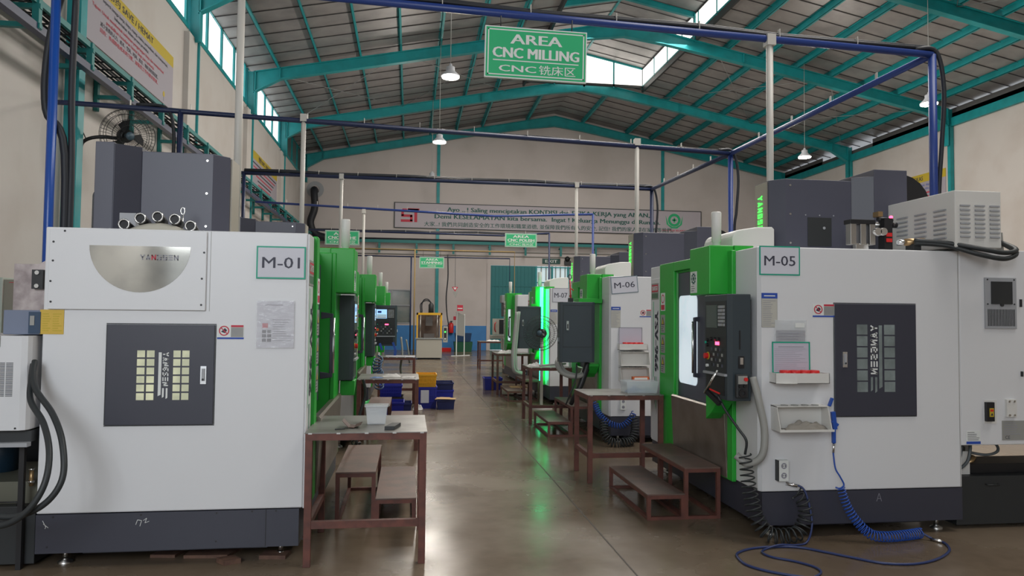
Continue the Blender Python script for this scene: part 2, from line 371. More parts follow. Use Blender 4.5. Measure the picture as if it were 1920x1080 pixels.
# portal frames -----------------------------------------------------
def isec(mb, p, q, d0, d1, wf=.2):                        # tapered I rafter: top edge p->q, depth d0 / d1
    (x0, z0), (x1, z1), y = p[:2], q[:2], p[2]
    mb.prism([(x0, z0), (x1, z1), (x1, z1-d1), (x0, z0-d0)], 'y', y-.012, y+.012)
    mb.bar((x0, y, z0-.01), (x1, y, z1-.01), wf, .022); mb.bar((x0, y, z0-d0+.01), (x1, y, z1-d1+.01), wf, .022)
for i, y in enumerate(FR):
    if y < -2: continue
    for sgn, xw in ((-1, XL), (1, XR)):
        mb = MB(); xi = xw-sgn*.24; xh = xi-sgn*.75
        zt = zr(xi)
        isec(mb, (xi+sgn*.05, zt-.01, y), (xh, zr(xh), y), .66, .36)
        isec(mb, (xh, zr(xh), y), (XRG+sgn*4.2, zr(XRG+4.2), y), .36, .36)
        isec(mb, (XRG+sgn*4.2, zr(XRG+4.2), y), (XRG+sgn*1.4, zr(XRG+1.4), y), .36, .42)
        isec(mb, (XRG+sgn*1.4, zr(XRG+1.4), y), (XRG, zr(XRG), y), .42, .52)
        for xs in (xh, XRG+sgn*4.2): mb.box(xs-.012, xs+.012, y-.1, y+.1, zr(xs)-.37, zr(xs)+.01)
        mb.box(min(xw-sgn*.02, xi), max(xw-sgn*.02, xi), y-.012, y+.012, 7.85, zt)
        mb.box(xi-.015, xi+.015, y-.1, y+.1, 7.85, zt)
        if sgn < 0 and abs(y-11.5) < .1:
            mb.box(xw+.02, xi, y-.012, y+.012, 0, 7.85).box(xi-.015, xi+.015, y-.1, y+.1, 0, 7.85)
        elif sgn < 0 and y < 34: mb.box(xw+.12, xw+.17, y+.20, y+.26, 0, 7.95)
        elif sgn > 0: mb.box(XR-.16, XR-.02, y-.07, y+.07, 0, 8.6)
        if i: struct('trim_%d' % (20+2*i+(sgn > 0)), mb, teal)
    if 17 < y < 34 and y < 29 or y < 17:                  # monitor bent over the ridge
        mb = MB()
        for s in (-1, 1):
            mb.box(XRG+s*2.5-.06, XRG+s*2.5+.06, y-.06, y+.06, zr(XRG+2.5)-.05, 12.0)
            isec(mb, (XRG+s*2.6, 12.02, y), (XRG, 12.52, y), .2, .2, .12)
        struct('trim_%d' % (50+i), mb, teal)
# purlins
k = 60
PX = [-4.19+1.257*j for j in range(7)]
for x in PX+[2*XRG-x for x in PX]:
    z = zr(x)
    mb = MB().box(x-.006, x+.006, YF, YB, z, z+.2).box(x-.006, x+.07, YF, YB, z, z+.01).box(x-.07, x+.006, YF, YB, z+.19, z+.2)
    struct('trim_%d' % k, mb, teal); k += 1
for x in (XRG-2.52, XRG+2.52):
    struct('trim_%d' % k, MB().box(x-.04, x+.04, YF, 29.3, zr(x), zr(x)+.22), dark); k += 1
for x in (5.6, 8.4):
    struct('trim_%d' % k, MB().box(x-.05, x+.05, 29.3, YB, zr(x), zr(x)+.2), teal); k += 1
struct('trim_%d' % k, MB().box(XRG-.04, XRG+.04, YF, 29.2, 12.5, 12.6), teal); k += 1
# thin bracing rods between frames
rods = MB()
for a in range(2, 6):
    y0, y1 = FR[a], FR[a+1]
    for (xa, xb) in ((-4.6, -.4), (-.4, 3.8), (10.2, 14.4), (14.4, 18.6)):
        if a in (3, 5):
            rods.tube([(xa, y0, zr(xa)-.04), (xb, y1, zr(xb)-.04)], .011, 5); rods.tube([(xb, y0, zr(xb)-.04), (xa, y1, zr(xa)-.04)], .011, 5)
struct('trim_%d' % k, rods, mat('galvanised_rod', (.30, .31, .31), .5, .5)); k += 1
# roof sheets with their lapped ribs
rm = mat('roof_foil', (.34, .325, .32), .42, .35, noise=(1.6, (.25, .24, .24), .3, .6), bump=(2.2, .6))
rib = mat('roof_lap', (.07, .066, .068), .6, .3)
mb = MB()
def sheet(x0, x1, y0, y1, dz=.2, zf=zr):
    a, b = sorted((x0, x1)); mb.prism([(a, zf(a)+dz), (b, zf(b)+dz), (b, zf(b)+dz+.05), (a, zf(a)+dz+.05)], 'y', y0, y1, rm)
def zmo(x): return 12.52-.2*abs(x-XRG)
for s in (-1, 1): sheet(XRG+s*12.7, XRG+s*2.5, YF, YB+.3); sheet(XRG+s*2.5, XRG, 29.3, YB+.3)
y = YF+.3
while y < YB:
    for s in (-1, 1):
        e1 = 2.56 if y < 29.3 else 0
        for (xa, xb) in ((XRG+s*12.5, XRG+s*e1),):
            mb.bar((xa, y, zr(xa)+.192), (xb, y, zr(xb)+.192), .022, .03, rib)
    y += .76
struct('ceiling', mb)
# raised ridge monitor
mb = MB()
for s in (-1, 1): sheet(XRG+s*2.75, XRG, YF, 29.5, .02, zmo)
y = YF+.3
while y < 29.2:
    for s in (-1, 1): mb.bar((XRG+s*2.6, y, zmo(XRG+s*2.6)+.012), (XRG, y, zmo(XRG)+.012), .02, .025, rib)
    y += .76
o = struct('ceiling', mb)
wn = 9
for s in (-1, 1):
    mb = MB(); x = XRG+s*2.5; y = 29.2
    while y > 0:
        mb.box(x-.01, x+.01, y-1.47, y-.03, 11.3, 11.98, sky_pane2); mb.box(x-.03, x+.03, y-.03, y+.03, 11.2, 12.0, teal); y -= 1.5
    mb.box(x-.03, x+.03, 0, 29.2, 11.24, 11.3, teal).box(x-.03, x+.03, 0, 29.2, 11.97, 12.03, dark)
    struct('window_%d' % wn, mb); wn += 1
mb = MB()
for s in (-1, 1):
    for (a, b) in ((.03, 1.22), (1.28, 2.47)):
        p = [(XRG+s*a, 11.3), (XRG+s*b, 11.3), (XRG+s*b, 11.96+.2*(2.5-b)), (XRG+s*a, 11.96+.2*(2.5-a))]
        mb.prism(p, 'y', 29.2, 29.22, sky_pane2)
    for a in (0, 1.25, 2.5): mb.box(XRG+s*a-.03, XRG+s*a+.03, 29.17, 29.25, 11.15, 12.0+.2*(2.5-a), teal)
    mb.bar((XRG+s*2.5, 29.2, 12.02), (XRG, 29.2, 12.52), .08, .1, teal)
mb.box(XRG-2.5, XRG+2.5, 29.17, 29.25, 11.2, 11.3, dark)
struct('window_%d' % wn, mb); wn += 1
# ================================================================== lamps
for x, y, z, lb in ((.87, 17, 7.22, 'round high bay lamp hanging nearest on the left side, left of the big milling sign'),
                    (.86, 23, 7.10, 'round high bay lamp hanging second on the left side, below and behind the nearest one'),
                    (.81, 29, 7.05, 'round high bay lamp hanging farthest, just in front of the back wall'),
                    (13.16, 17, 7.2, 'round high bay lamp hanging behind the blue corner pipe on the right'),
                    (13.16, 23, 7.12, 'round high bay lamp hanging on the right above the tall grey machine head')):
    t = thing('high_bay_lamp', lb, 'lamp', (x, y, z), 0, 'high bay lamps')
    zt = zr(x)+.0
    obj('suspension_rod', MB().cyl((x, y, z+.28), (x, y, zt), .009, n=6), hose_grey, t)
    obj('lamp_housing', MB().lathe((x, y, z), [(.21, 0), (.215, .02), (.13, .10), (.10, .14), (.10, .22), (.04, .25), (.03, .30), (0, .30)]), grill, t)
    obj('diffuser', MB().lathe((x, y, z), [(.205, -.004), (.20, -.03), (.10, -.05), (0, -.055)]), lampglow, t)
    l = bpy.data.lights.new('lamp_light', 'POINT'); l.energy = 240 if y < 28 else 110; l.color = (1, .93, .84); l.shadow_soft_size = .18
    lo = bpy.data.objects.new('lamp_light', l); C.objects.link(lo); lo.parent = t; lo.location = (0, 0, -.35)
# ================================================================== overhead conduits
def conduit(lb, pts, rad, m, cab=None, grp='overhead conduit runs'):
    t = thing('overhead_conduit', lb, 'pipe', pts[0], 0, grp)
    obj('pipe', MB().tube(pts, rad, 10), m, t)
    if cab: obj('cable_bundle', MB().tube(cab, .022, 6).tube([Vector(p)+Vector((.0, .03, .03)) for p in cab], .018, 6), cable, t)
    mb = MB()
    for a, b in zip(pts, pts[1:]):
        a = Vector(a); b = Vector(b)
        if abs((b-a).z) > 1: continue
        n = int((b-a).length/.85)
        for k in range(1, n+1):
            p = a.lerp(b, k/(n+1)); mb.box(p.x-.004, p.x+.004, p.y-.02, p.y+.02, p.z+.02, p.z+.11)
    if mb.v: obj('cable_tie', mb, whitepipe, t)
    return t
def sag(p, q, off=.05, n=10, amp=.012):
    p = Vector(p); q = Vector(q); return [p.lerp(q, i/n)+Vector((0, 0, off+amp*math.sin(i*2.1))) for i in range(n+1)]
Yp = (6.87, 11, 15.1, 19.2, 23.3)
c1 = (5.36, 6.87, 4.38); c2 = (5.03, 11, 4.24); c3 = (5.12, 15.1, 4.38); c4 = (4.87, 19.2, 4.40); c5 = (4.46, 23.3, 4.34)
conduit('thick blue pipe crossing overhead above the large milling sign', [(-3.13, 6.87, 4.62), c1], .037, bluepipe, sag((-3.1, 6.87, 4.62), c1))
conduit('dark blue pipe crossing overhead, second from the camera', [(-5.0, 11, 4.56), (-4.8, 11, 4.56), c2], .037, darkpipe, sag((-4.6, 11, 4.5), (4.9, 11, 4.2)))
conduit('dark pipe crossing overhead, third from the camera, above the wall banner', [(-3.4, 15.1, 4.42), c3], .037, darkpipe, sag((-3.3, 15.1, 4.42), c3))
conduit('thin blue pipe crossing in front of the long wall banner', [(-3.9, 19.2, 4.46), (2.2, 19.2, 4.27), c4], .03, bluepipe)
conduit('thin black pipe crossing just below the long wall banner', [(-3.2, 23.3, 4.25), (2.9, 23.3, 4.22), c5], .03, darkpipe, sag((-3.2, 23.3, 4.2), (4.4, 23.3, 4.25)))
conduit('blue pipe running back between the two nearest overhead corners on the right', [c1, c2], .037, bluepipe)
conduit('blue pipe running back to the third overhead corner on the right', [c2, c3], .037, darkpipe)
def drop(lb, c, zb, m=bluepipe, r=.04, cb=True):
    t = thing('vertical_conduit', lb, 'pipe', (c[0], c[1], zb), 0, 'vertical conduits')
    obj('pipe', MB().cyl(c, (c[0], c[1], zb), r, n=10), m, t)
    if cb:
        x, y, z = c; P = sm([(x-.2, y, z+.05), (x+.03, y-.02, z+.03), (x+.13, y, z-.35), (x+.10, y, z-.9), (x+.055, y, z-1.5), (x+.06, y, zb)])
        obj('hanging_cable', MB().tube(P, .024, 6), cable, t)
drop('thick blue pipe coming down behind the white louvred cabinet on the right', c1, 2.165)
drop('blue pipe coming down behind the head of the M-06 machine', c2, 0)
drop('dark pipe coming down behind the head of the M-07 machine', c3, 0, darkpipe)
drop('thin blue pipe coming down at the right end of the banner crossing pipe', c4, 0, bluepipe, .03, False)
drop('thin black pipe coming down to the right of the polish sign', c5, 0, darkpipe, .03, False)
t = thing('vertical_conduit', 'bright blue pipe standing on the far left in front of a teal column', 'pipe', (-3.13, 6.87, 0), 0, 'vertical conduits')
obj('pipe', MB().cyl((-3.13, 6.87, 0), (-3.13, 6.87, 4.62), .038, n=12), mat('bright_blue_pipe', (.012, .07, .34), .3), t)
obj('cable_bundle', MB().tube(sm([(-3.06, 6.90, 4.6), (-3.20, 6.93, 4.0), (-3.21, 6.93, 3.4), (-3.05, 6.95, 3.0), (-3.04, 6.95, 1.2)]), .035, 8).tube(sm([(-3.0, 6.95, 4.5), (-3.02, 6.97, 3.6), (-3.0, 6.97, 2.8), (-3.0, 6.95, 1.2)]), .03, 8), cable, t)
t = thing('vertical_conduit', 'dark blue pipe dropping from the second overhead pipe behind the left machine head', 'pipe', (-3.66, 11, 2.2), 0, 'vertical conduits')
obj('pipe', MB().cyl((-3.3, 11, 4.52), (-3.3, 11, 2.2), .04, n=10), darkpipe, t)
obj('hanging_cable', MB().tube(sm([(-3.9, 11, 4.58), (-3.5, 11, 4.55), (-3.38, 10.98, 4.2), (-3.37, 10.98, 3.4), (-3.2, 11, 3.1)]), .025, 6), cable, t)
t = thing('vertical_conduit', 'dark blue pipe on the left dropping beside the second wall banner', 'pipe', (-3.3, 15.1, 2.2), 0, 'vertical conduits')
obj('pipe', MB().cyl((-3.3, 15.1, 4.42), (-3.3, 15.1, 2.2), .035, n=10), darkpipe, t)
for lb, x, y, zt, zb, r in (('white pole rising from the head of the M-05 machine', 3.56, 6.87, 4.42, 2.15, .034),
                     ('white pole rising behind the M-06 placard', 3.49, 11, 4.36, 2.15, .034),
                     ('white pole rising behind the M-07 placard', 3.47, 15.1, 4.42, 2.15, .034),
                     ('white pole rising at the right of the large head of the M-01 machine', -1.56, 6.87, 4.58, 2.15, .034),
                     ('white pole rising behind the second left machine', -1.58, 11, 4.5, 2.15, .034),
                     ('white pole passing in front of the lathe sign', -1.40, 15.1, 4.42, 2.15, .034),
                     ('short white pole left of the stamping sign', -1.2, 19.2, 4.3, 2.15, .034)):
    t = thing('support_pole', lb, 'pole', (x, y, zb), 0, 'white support poles')
    obj('pole', MB().cyl((x, y, zb), (x, y, zt-.02), r, n=12), whitepipe, t)
    obj('saddle_clamp', MB().box(x-.045, x+.045, y-.05, y+.05, zt-.06, zt+.05), whitepipe, t)
# ================================================================== hanging area signs
def sign(lb, x0, x1, z0, z1, y, rows, ztop, tilt=0.):
    t = thing('area_sign', lb, 'sign', ((x0+x1)/2, y, z1))
    W_, H_ = x1-x0, z1-z0
    f = Face((x0, y, z0), (math.cos(tilt), 0, math.sin(tilt)), (-math.sin(tilt), 0, math.cos(tilt)))
    mb = MB(); f.box(mb, 0, W_, 0, H_, -.03, 0, signwhite); k = H_*.022
    f.box(mb, k, W_-k, k, H_-k, 0, .001, signgreen); obj('board', mb, None, t)
    mb = MB(); q = H_*.055; r = q+H_*.022
    for a0, a1, b0, b1 in ((q, W_-q, q, r), (q, W_-q, H_-r, H_-q), (q, r, q, H_-q), (W_-r, W_-q, q, H_-q)): f.box(mb, a0, a1, b0, b1, .001, .002, signwhite)
    f.box(mb, W_*.08, W_*.92, H_*.335, H_*.355, .001, .002, signwhite)
    f.text(mb, rows[0], W_/2, H_*.675, H_*.19, .003, signwhite, wd=W_*rows[3], al='c', bold=.05)
    f.text(mb, rows[1], W_/2, H_*.40, H_*.20, .003, signwhite, wd=W_*rows[4], al='c', bold=.05)
    if rows[2][0]: f.text(mb, rows[2][0], W_*.32, H_*.13, H_*.125, .003, signwhite, wd=W_*.36, al='c', bold=.04)
    f.text(mb, rows[2][1], W_*(.71 if rows[2][0] else .5), H_*.12, H_*.14, .003, signwhite, wd=W_*.36, al='c', bold=.006)
    obj('lettering', mb, None, t)
    mb = MB()
    for a in (.15, .85): mb.cyl(f.P(W_*a, H_, -.015), (f.P(W_*a, H_).x, y, ztop), .006, n=6)
    obj('hanging_wire', mb, dark, t)
sign('large green milling area sign hanging from the nearest overhead pipe', .665, 1.65, 3.865, 4.36, 6.8, ('AREA', 'CNC MILLING', ('CNC', '铣床区'), .50, .84), 4.46, -.012)
sign('green lathe area sign hanging low at the left of the back wall', -2.62, -1.58, 3.80, 4.25, 23.25, ('AREA', 'CNC LATHE', ('CNC', '车床区'), .5, .82), 4.26)
sign('green polish area sign hanging in front of the teal door', 3.01, 4.04, 3.86, 4.30, 23.25, ('AREA', 'CNC POLISH', ('CNC', '抛光区'), .5, .84), 4.31)
sign('small green stamping area sign near the centre of the back wall', .39, 1.42, 3.63, 4.10, 30.93, ('AREA', 'STAMPING', ('', '冲压区'), .5, .84), 4.40)
# ================================================================== banners
t = thing('wall_banner', 'long lilac safety banner with green writing on the back wall', 'banner', (-.75, YB-.03, 5.85))
f = Face((-.75, YB-.07, 5.87)); W_, H_ = 15.35, 1.17
mb = MB(); f.box(mb, -.04, W_+.04, -.04, H_+.04, -.03, -.004, dark); f.box(mb, 0, W_, 0, H_, -.004, 0, mat('banner_lilac', (.46, .42, .46), .6)); obj('cloth', mb, None, t)
mb = MB()
f.text(mb, 'Ayo ...! Saling menciptakan KONDISI dan ETIKA KERJA yang AMAN,', 2.5, .82, .21, .004, wd=10.15, bold=.05)
f.text(mb, 'Demi KESELAMATAN kita bersama.  Ingat ! Keluarga Menunggu di Rumah.', 1.9, .47, .21, .004, wd=11.3, bold=.05)
f.text(mb, '大家...! 我們共同創造安全的工作環境和職業道德, 並保障我們所有人的安全, 記住! 我們的家人還在家裡等我們。', 1.4, .10, .17, .004, wd=12.5, bold=.02)
obj('lettering', mb, inkgreen, t)
mb = MB()                                                 # red ST mark
for a0, a1, b0, b1 in ((.35, 1.12, .78, .90), (.30, .42, .55, .86), (.30, .82, .50, .62), (.72, .84, .30, .60), (.28, .84, .26, .38), (.92, 1.06, .26, .88), (.6, 1.16, .80, .92)): f.box(mb, a0, a1, b0, b1, 0, .004)
obj('red_mark', mb, inkred, t, label='red ST mark')
mb = MB(); f.ring(mb, 13.95, .72, .20, .33, 0, .004); f.box(mb, 13.83, 14.07, .68, .76, 0, .006); f.box(mb, 13.91, 13.99, .60, .84, 0, .006)
f.poly(mb, [(13.58, .70), (13.5, .95), (13.55, .5), (13.8, .30), (14.1, .30), (14.35, .5), (14.4, .95), (14.32, .70), (14.25, .5), (14.05, .38), (13.85, .38), (13.65, .5)], 0, .004)
f.text(mb, 'SAYA PILIH SELAMAT', 13.95, .15, .09, .004, inkred, wd=1.3, al='c', bold=.03); obj('shield_emblem', mb, signgreen, t, label='green shield emblem')
def savebanner(lb, x, y0, y1, z0, z1, side, head, rows, bulb):
    # cloth on a side wall; side=+1 faces +x (left wall), -1 faces -x (right wall)
    t = thing('wall_banner', lb, 'banner', (x, (y0+y1)/2, z0), 0)
    f = Face((x+side*.02, y0, z0), (0, 1, 0)) if side > 0 else Face((x+side*.02, y1, z0), (0, -1, 0))
    W_, H_ = y1-y0, z1-z0
    mb = MB(); f.box(mb, 0, W_, 0, H_*.80, -.015, 0, bannerlil); f.box(mb, 0, W_, H_*.80, H_, -.015, 0, banneryel); obj('cloth', mb, None, t)
    mb = MB(); f.text(mb, head, W_*.5, H_*.845, H_*.10, .004, ink, wd=W_*.46, al='c', bold=.02)
    b = H_*.70
    for s, m, wd in rows:
        if s: f.text(mb, s, W_*.5, b, H_*.052, .004, m, wd=W_*wd, al='c', bold=.012)
        else: f.box(mb, W_*(.5-wd/2), W_*(.5+wd/2), b, b+H_*.03, 0, .004, m)
        b -= H_*.092
    obj('lettering', mb, None, t)
    mb = MB(); f.disc(mb, W_*bulb, H_*.17, H_*.05, 0, .004, banneryel); f.box(mb, W_*bulb-.02, W_*bulb+.02, H_*.05, H_*.12, 0, .004, inkgrey)
    obj('bulb_picture', mb, None, t)
savebanner('large yellow-topped saving banner high on the left wall', XL, 11.72, 16.35, 5.93, 7.08, 1, '节约 SAVE / HEMAT',
           [('faktor-faktor seperti tenaga kerja, biaya, ruang, waktu, persediaan, dan transportasi,', ink, .84), ('bahan-bahan dalam proses produksi.', ink, .36),
            ('Tujuan: Untuk membentuk kebiasaan pengurangan biaya dan memperkuat', inkred, .74), ('pendidikan kesadaran hemat bagi para pekerja.', inkred, .5),
            ('减少浪费的人力、成本、空间、时间、库存、物料消耗等因素。', ink, .6), ('目的：养成降低成本的习惯，加强员工节约意识教育。', inkred, .6)], .88)
savebanner('smaller yellow-topped banner on the left wall farther back', XL, 24.1, 28.8, 5.60, 6.95, 1, '整理 SORT / RINGKAS',
           [('', ink, .9), ('', inkred, .8), ('', ink, .7), ('', inkred, .6), ('', ink, .5), ('', inkred, .45)], .88)
savebanner('yellow-topped banner on the right wall behind the pipe', XR, 23.85, 28.2, 5.6, 7.15, -1, '整理 SORT / RINGKAS',
           [('memisahkan barang yang diperlukan dan tidak diperlukan,', inkblue, .85), ('di tempat kerja, barang yang tidak perlu dibuang.', inkblue, .75), ('', inkred, .7), ('', inkred, .6), ('', ink, .6), ('', inkred, .5)], .85)
# ================================================================== cable trays
t = thing('cable_tray', 'long teal steel cable tray with brackets along the left wall', 'cable tray', (XL, 5, 5.1))
mb = MB()
for x in (-5.0, -4.55): mb.box(x-.02, x+.02, 5.6, 35, 5.36, 5.44); 
obj('upper_rail', mb, teal2, t)
mb = MB().box(-4.62, -4.52, 5.6, 35, 5.02, 5.12); obj('lower_rail', mb, darkpipe, t)
mb = MB()
y = 5.9
while y < 35: obj('tray_rung', MB().box(-4.98, -4.57, y, y+.014, 5.37, 5.39), dark, t); y += .36
y = 6.5
while y < 35:
    obj('bracket', MB().box(XL+.01, XL+.07, y-.04, y+.04, 4.86, 5.42).box(XL+.07, -4.5, y-.035, y+.035, 5.06, 5.12).box(-4.59, -4.51, y-.04, y+.04, 5.05, 5.44).box(XL+.07, -4.5, y-.03, y+.03, 5.30, 5.36), teal2, t)
    y += 1.512
mb = MB()
for i in range(7):
    P = [(-4.93+i*.05+.03*math.sin(k*1.3+i), 5.6+k*1.5, 5.41+.02*(i % 3)+.015*math.sin(k*2+i)) for k in range(20)]; mb.tube(P, .018, 5)
tag(obj('cable_run', mb, cable), 'bundle of black cables lying in the left wall tray', 'cable')
t = thing('cable_tray', 'teal cable tray with hanging brackets across the back wall', 'cable tray', (-4.6, YB-.4, 5.1))
obj('rail', MB().box(-4.6, 12, YB-.45, YB-.37, 5.08, 5.22), teal2, t)
for k in range(9):
    x = -3.2+k*1.75; obj('bracket', MB().box(x-.05, x+.05, YB-.42, YB-.36, 4.6, 5.1).box(x-.04, x+.04, YB-.4, YB-.02, 4.95, 5.02), teal2, t)
obj('cable_bundle', MB().tube([(-4.6, YB-.3, 5.27), (0, YB-.3, 5.28), (12, YB-.3, 5.26)], .04, 6), cable, t)
mb = MB()
for z in (4.58, 4.78): mb.cyl((-4.6, YB-.05, z), (12, YB-.05, z), .02, n=6)
tag(obj('wall_conduit', mb, hose_grey), 'pair of thin grey conduits on the back wall under the tray', 'pipe')
tag(obj('gas_pipe', MB().tube([(-5, 31, 4.40), (4.43, 31, 4.40), (4.43, 31, 0)], .028, 8), mat('ochre_pipe', (.36, .25, .10), .5)), 'thin ochre pipe crossing under the back banner and dropping by the teal door', 'pipe')
tag(obj('gas_pipe', MB().tube([(-5, 31.2, 4.12), (4.25, 31.2, 4.12), (4.25, 31.2, 0)], .028, 8), darkpipe), 'thin black pipe running below the ochre pipe across the back', 'pipe')
tag(obj('drop_pipe', MB().cyl((.20, 30.9, 4.4), (.20, 30.9, .0), .03, n=8), mat('ochre_pipe', ())), 'ochre vertical pipe left of the stamping press', 'pipe')
tag(obj('drop_pipe', MB().cyl((.05, 30.9, 4.12), (.05, 30.9, .0), .03, n=8), darkpipe), 'black vertical pipe left of the stamping press', 'pipe')
tag(obj('hanging_cable', MB().tube(sm([(1.5, 29.5, 4.1), (1.52, 29.5, 3.2), (1.46, 29.5, 2.4), (1.5, 29.5, 1.7), (1.55, 29.2, 1.3)]), .025, 6), cable), 'black cable hanging down right of the stamping press', 'cable')
# black flexible duct at the left end of the back wall
t = thing('flexible_duct', 'thick black flexible duct leaving a round hole high on the back wall', 'duct', (-4.5, YB, 7.5))
obj('duct_hose', MB().tube(sm([(-4.5, YB-.03, 7.5), (-4.5, YB-.40, 7.42), (-4.45, YB-.5, 6.6), (-4.62, YB-.5, 5.9), (-4.3, YB-.5, 5.35), (-3.3, YB-.55, 5.2), (-2.4, YB-.45, 5.25)], 8), .17, 10), cable, t)
f = Face((-4.5, YB-.01, 7.55)); mb = MB(); f.ring(mb, 0, 0, .2, .40, -.01, .02); obj('wall_flange', mb, grill, t)
# ================================================================== milling machines
MW, MDL, MDR = 2.45, 1.615, 1.64                                       # width along the aisle, depth
def pendant(root, T, arm=None, on_=True, dp=.19):
    """control panel; own space: x 0..W right, y 0 front .. D back, z 0..H"""
    W_, D_, H_ = .47, dp, .79
    def B(mb): return mb.xf(T)
    h = obj('control_panel', B(MB().prism([(0, .03), (.03, 0), (W_-.03, 0), (W_, .03), (W_, D_-.02), (W_-.04, D_), (.04, D_), (0, D_-.02)], 'z', 0, H_)), slate3, root, .006, True)
    f = Face((0, 0, 0))
    S = lambda n, mb, m=None: obj(n, B(mb), m, h, 0, True)
    mb = MB(); f.box(mb, .05, W_-.04, .20, H_-.05, 0, .004, dark); f.box(mb, .06, W_-.07, .03, .17, 0, .003, black); f.box(mb, .04, W_-.03, .178, .196, 0, .022, grill); S('panel_face', mb)
    mb = MB(); f.box(mb, .075, .275, H_-.255, H_-.08, .004, .008, screen if on_ else screenoff)
    if on_: f.box(mb, .085, .265, H_-.20, H_-.185, .008, .009, banneryel); f.box(mb, .10, .17, H_-.15, H_-.11, .008, .009, inkblue); f.box(mb, .085, .265, H_-.245, H_-.215, .008, .009, signwhite)
    S('screen', mb)
    mb = MB()
    for i in range(5):
        for j in range(6): f.box(mb, .295+i*.024, .313+i*.024, H_-.105-j*.027, H_-.085-j*.027, .004, .009, grill if (i+j) % 4 else hose_grey)
    S('keypad', mb)
    mb = MB()
    for i in range(6):
        for j in range(4): f.box(mb, .16+i*.038, .185+i*.038, .24+j*.04, .262+j*.04, .004, .008, [black, hose_grey, dark, slate2][(i*3+j) % 4])
    for a, b in ((.10, .44), (.10, .40), (.17, .45), (.24, .45), (.31, .45)): f.disc(mb, a, b, .014, .004, .02, black)
    f.disc(mb, .10, .24, .012, .004, .02, signwhite); f.disc(mb, .10, .42, .010, .02, .03, tealtape)
    S('button_field', mb)
    mb = MB(); f.disc(mb, .10, .315, .030, .004, .008, banneryel); f.disc(mb, .10, .315, .022, .008, .035, red); S('emergency_stop', mb)
    if on_ or True:
        mb = MB(); f.box(mb, .24, .31, .405, .43, .004, .007, redled); S('led_readout', mb)
    fs_ = Face((W_, 0, 0), (0, 1, 0)); mb = MB(); fs_.box(mb, D_*.42, D_*.47, .38, .52, 0, .004, black); fs_.box(mb, D_*.38, D_*.62, .24, .33, 0, .004, black); fs_.box(mb, D_*.44, D_*.56, .27, .32, .004, .012, chrome); S('side_port', mb)
    fb = Face((W_, D_, 0), (-1, 0, 0)); mb = MB()
    for a0, a1, b0, b1 in ((.04, W_-.04, .2, .205), (.04, W_-.04, H_-.045, H_-.04), (.04, .045, .2, H_-.04), (W_-.045, W_-.04, .2, H_-.04)): fb.box(mb, a0, a1, b0, b1, 0, .004, dark)
    S('rear_cover', mb)
    mb = MB(); fb.box(mb, .085, .115, .42, .54, .004, .016, chrome); fb.box(mb, .092, .108, .44, .50, .016, .020, dark); S('cover_lock', mb)
    if arm: obj('pendant_arm', arm, green, root, .004, True)
    return h
def side_door(root, f, a0, b0, w_, h_, cols, rows, pane, txt, mirror, lock, pm):
    d = MB(); f.box(d, a0, a0+w_, b0, b0+h_, 0, .012, slate); d = obj('side_door', d, None, root, .002, True)
    rim = MB()
    for q0, q1, r0, r1 in ((a0-.008, a0+w_+.008, b0-.008, b0-.002), (a0-.008, a0+w_+.008, b0+h_+.002, b0+h_+.008), (a0-.008, a0-.002, b0, b0+h_), (a0+w_+.002, a0+w_+.008, b0, b0+h_)): f.box(rim, q0, q1, r0, r1, 0, .002, dark)
    obj('door_gap', rim, None, d, 0, True)
    mb = MB()
    for (c0, c1) in cols:
        for i in range(6):
            t = b0+h_-rows[0]-i*rows[1]; f.box(mb, a0+c0, a0+c1, t-pane, t, .012, .0125, pm)
    obj('window_grid', mb, None, d, 0, True)
    mb = MB(); la, lh, zt, L = txt; top = b0+h_-zt
    if mirror: g = Face(f.P(a0+la+lh, top), (0, 0, -1), -f.r); c = -.0135; sx = a0+la+lh+.012; st = .026
    else: g = Face(f.P(a0+la, top), (0, 0, -1), f.r); c = .0135; sx = a0+la-.026; st = .018
    brand(g, mb, 0, 0, L, lh, c, signwhite)
    f.poly(mb, [(sx, top), (sx+st, top), (sx+st, top-L*1.22), (sx, top-L*1.26)][::-1], .012, .014, pm if mirror else signwhite)
    for k in (0, 1):
        q = a0+la+k*lh*.62; f.poly(mb, [(q, top-L*1.03), (q+lh*.3, top-L*1.03), (q+lh*.3, top-L*(1.28+.03*k)), (q, top-L*(1.31+.03*k))][::-1], .012, .014, greypane if mirror else signwhite)
    obj('wordmark', mb, None, d, 0, True, label='pale lettering and stripes')
    mb = MB(); l0, l1 = lock; f.box(mb, a0+l0, a0+l0+.036, b0+h_-l1-.115, b0+h_-l1, .012, .02, chrome); f.box(mb, a0+l0+.009, a0+l0+.027, b0+h_-l1-.095, b0+h_-l1-.015, .02, .028, grill); f.disc(mb, a0+l0+.018, b0+h_-l1-.085, .007, .028, .03, dark)
    obj('door_lock', mb, None, d, 0, True)
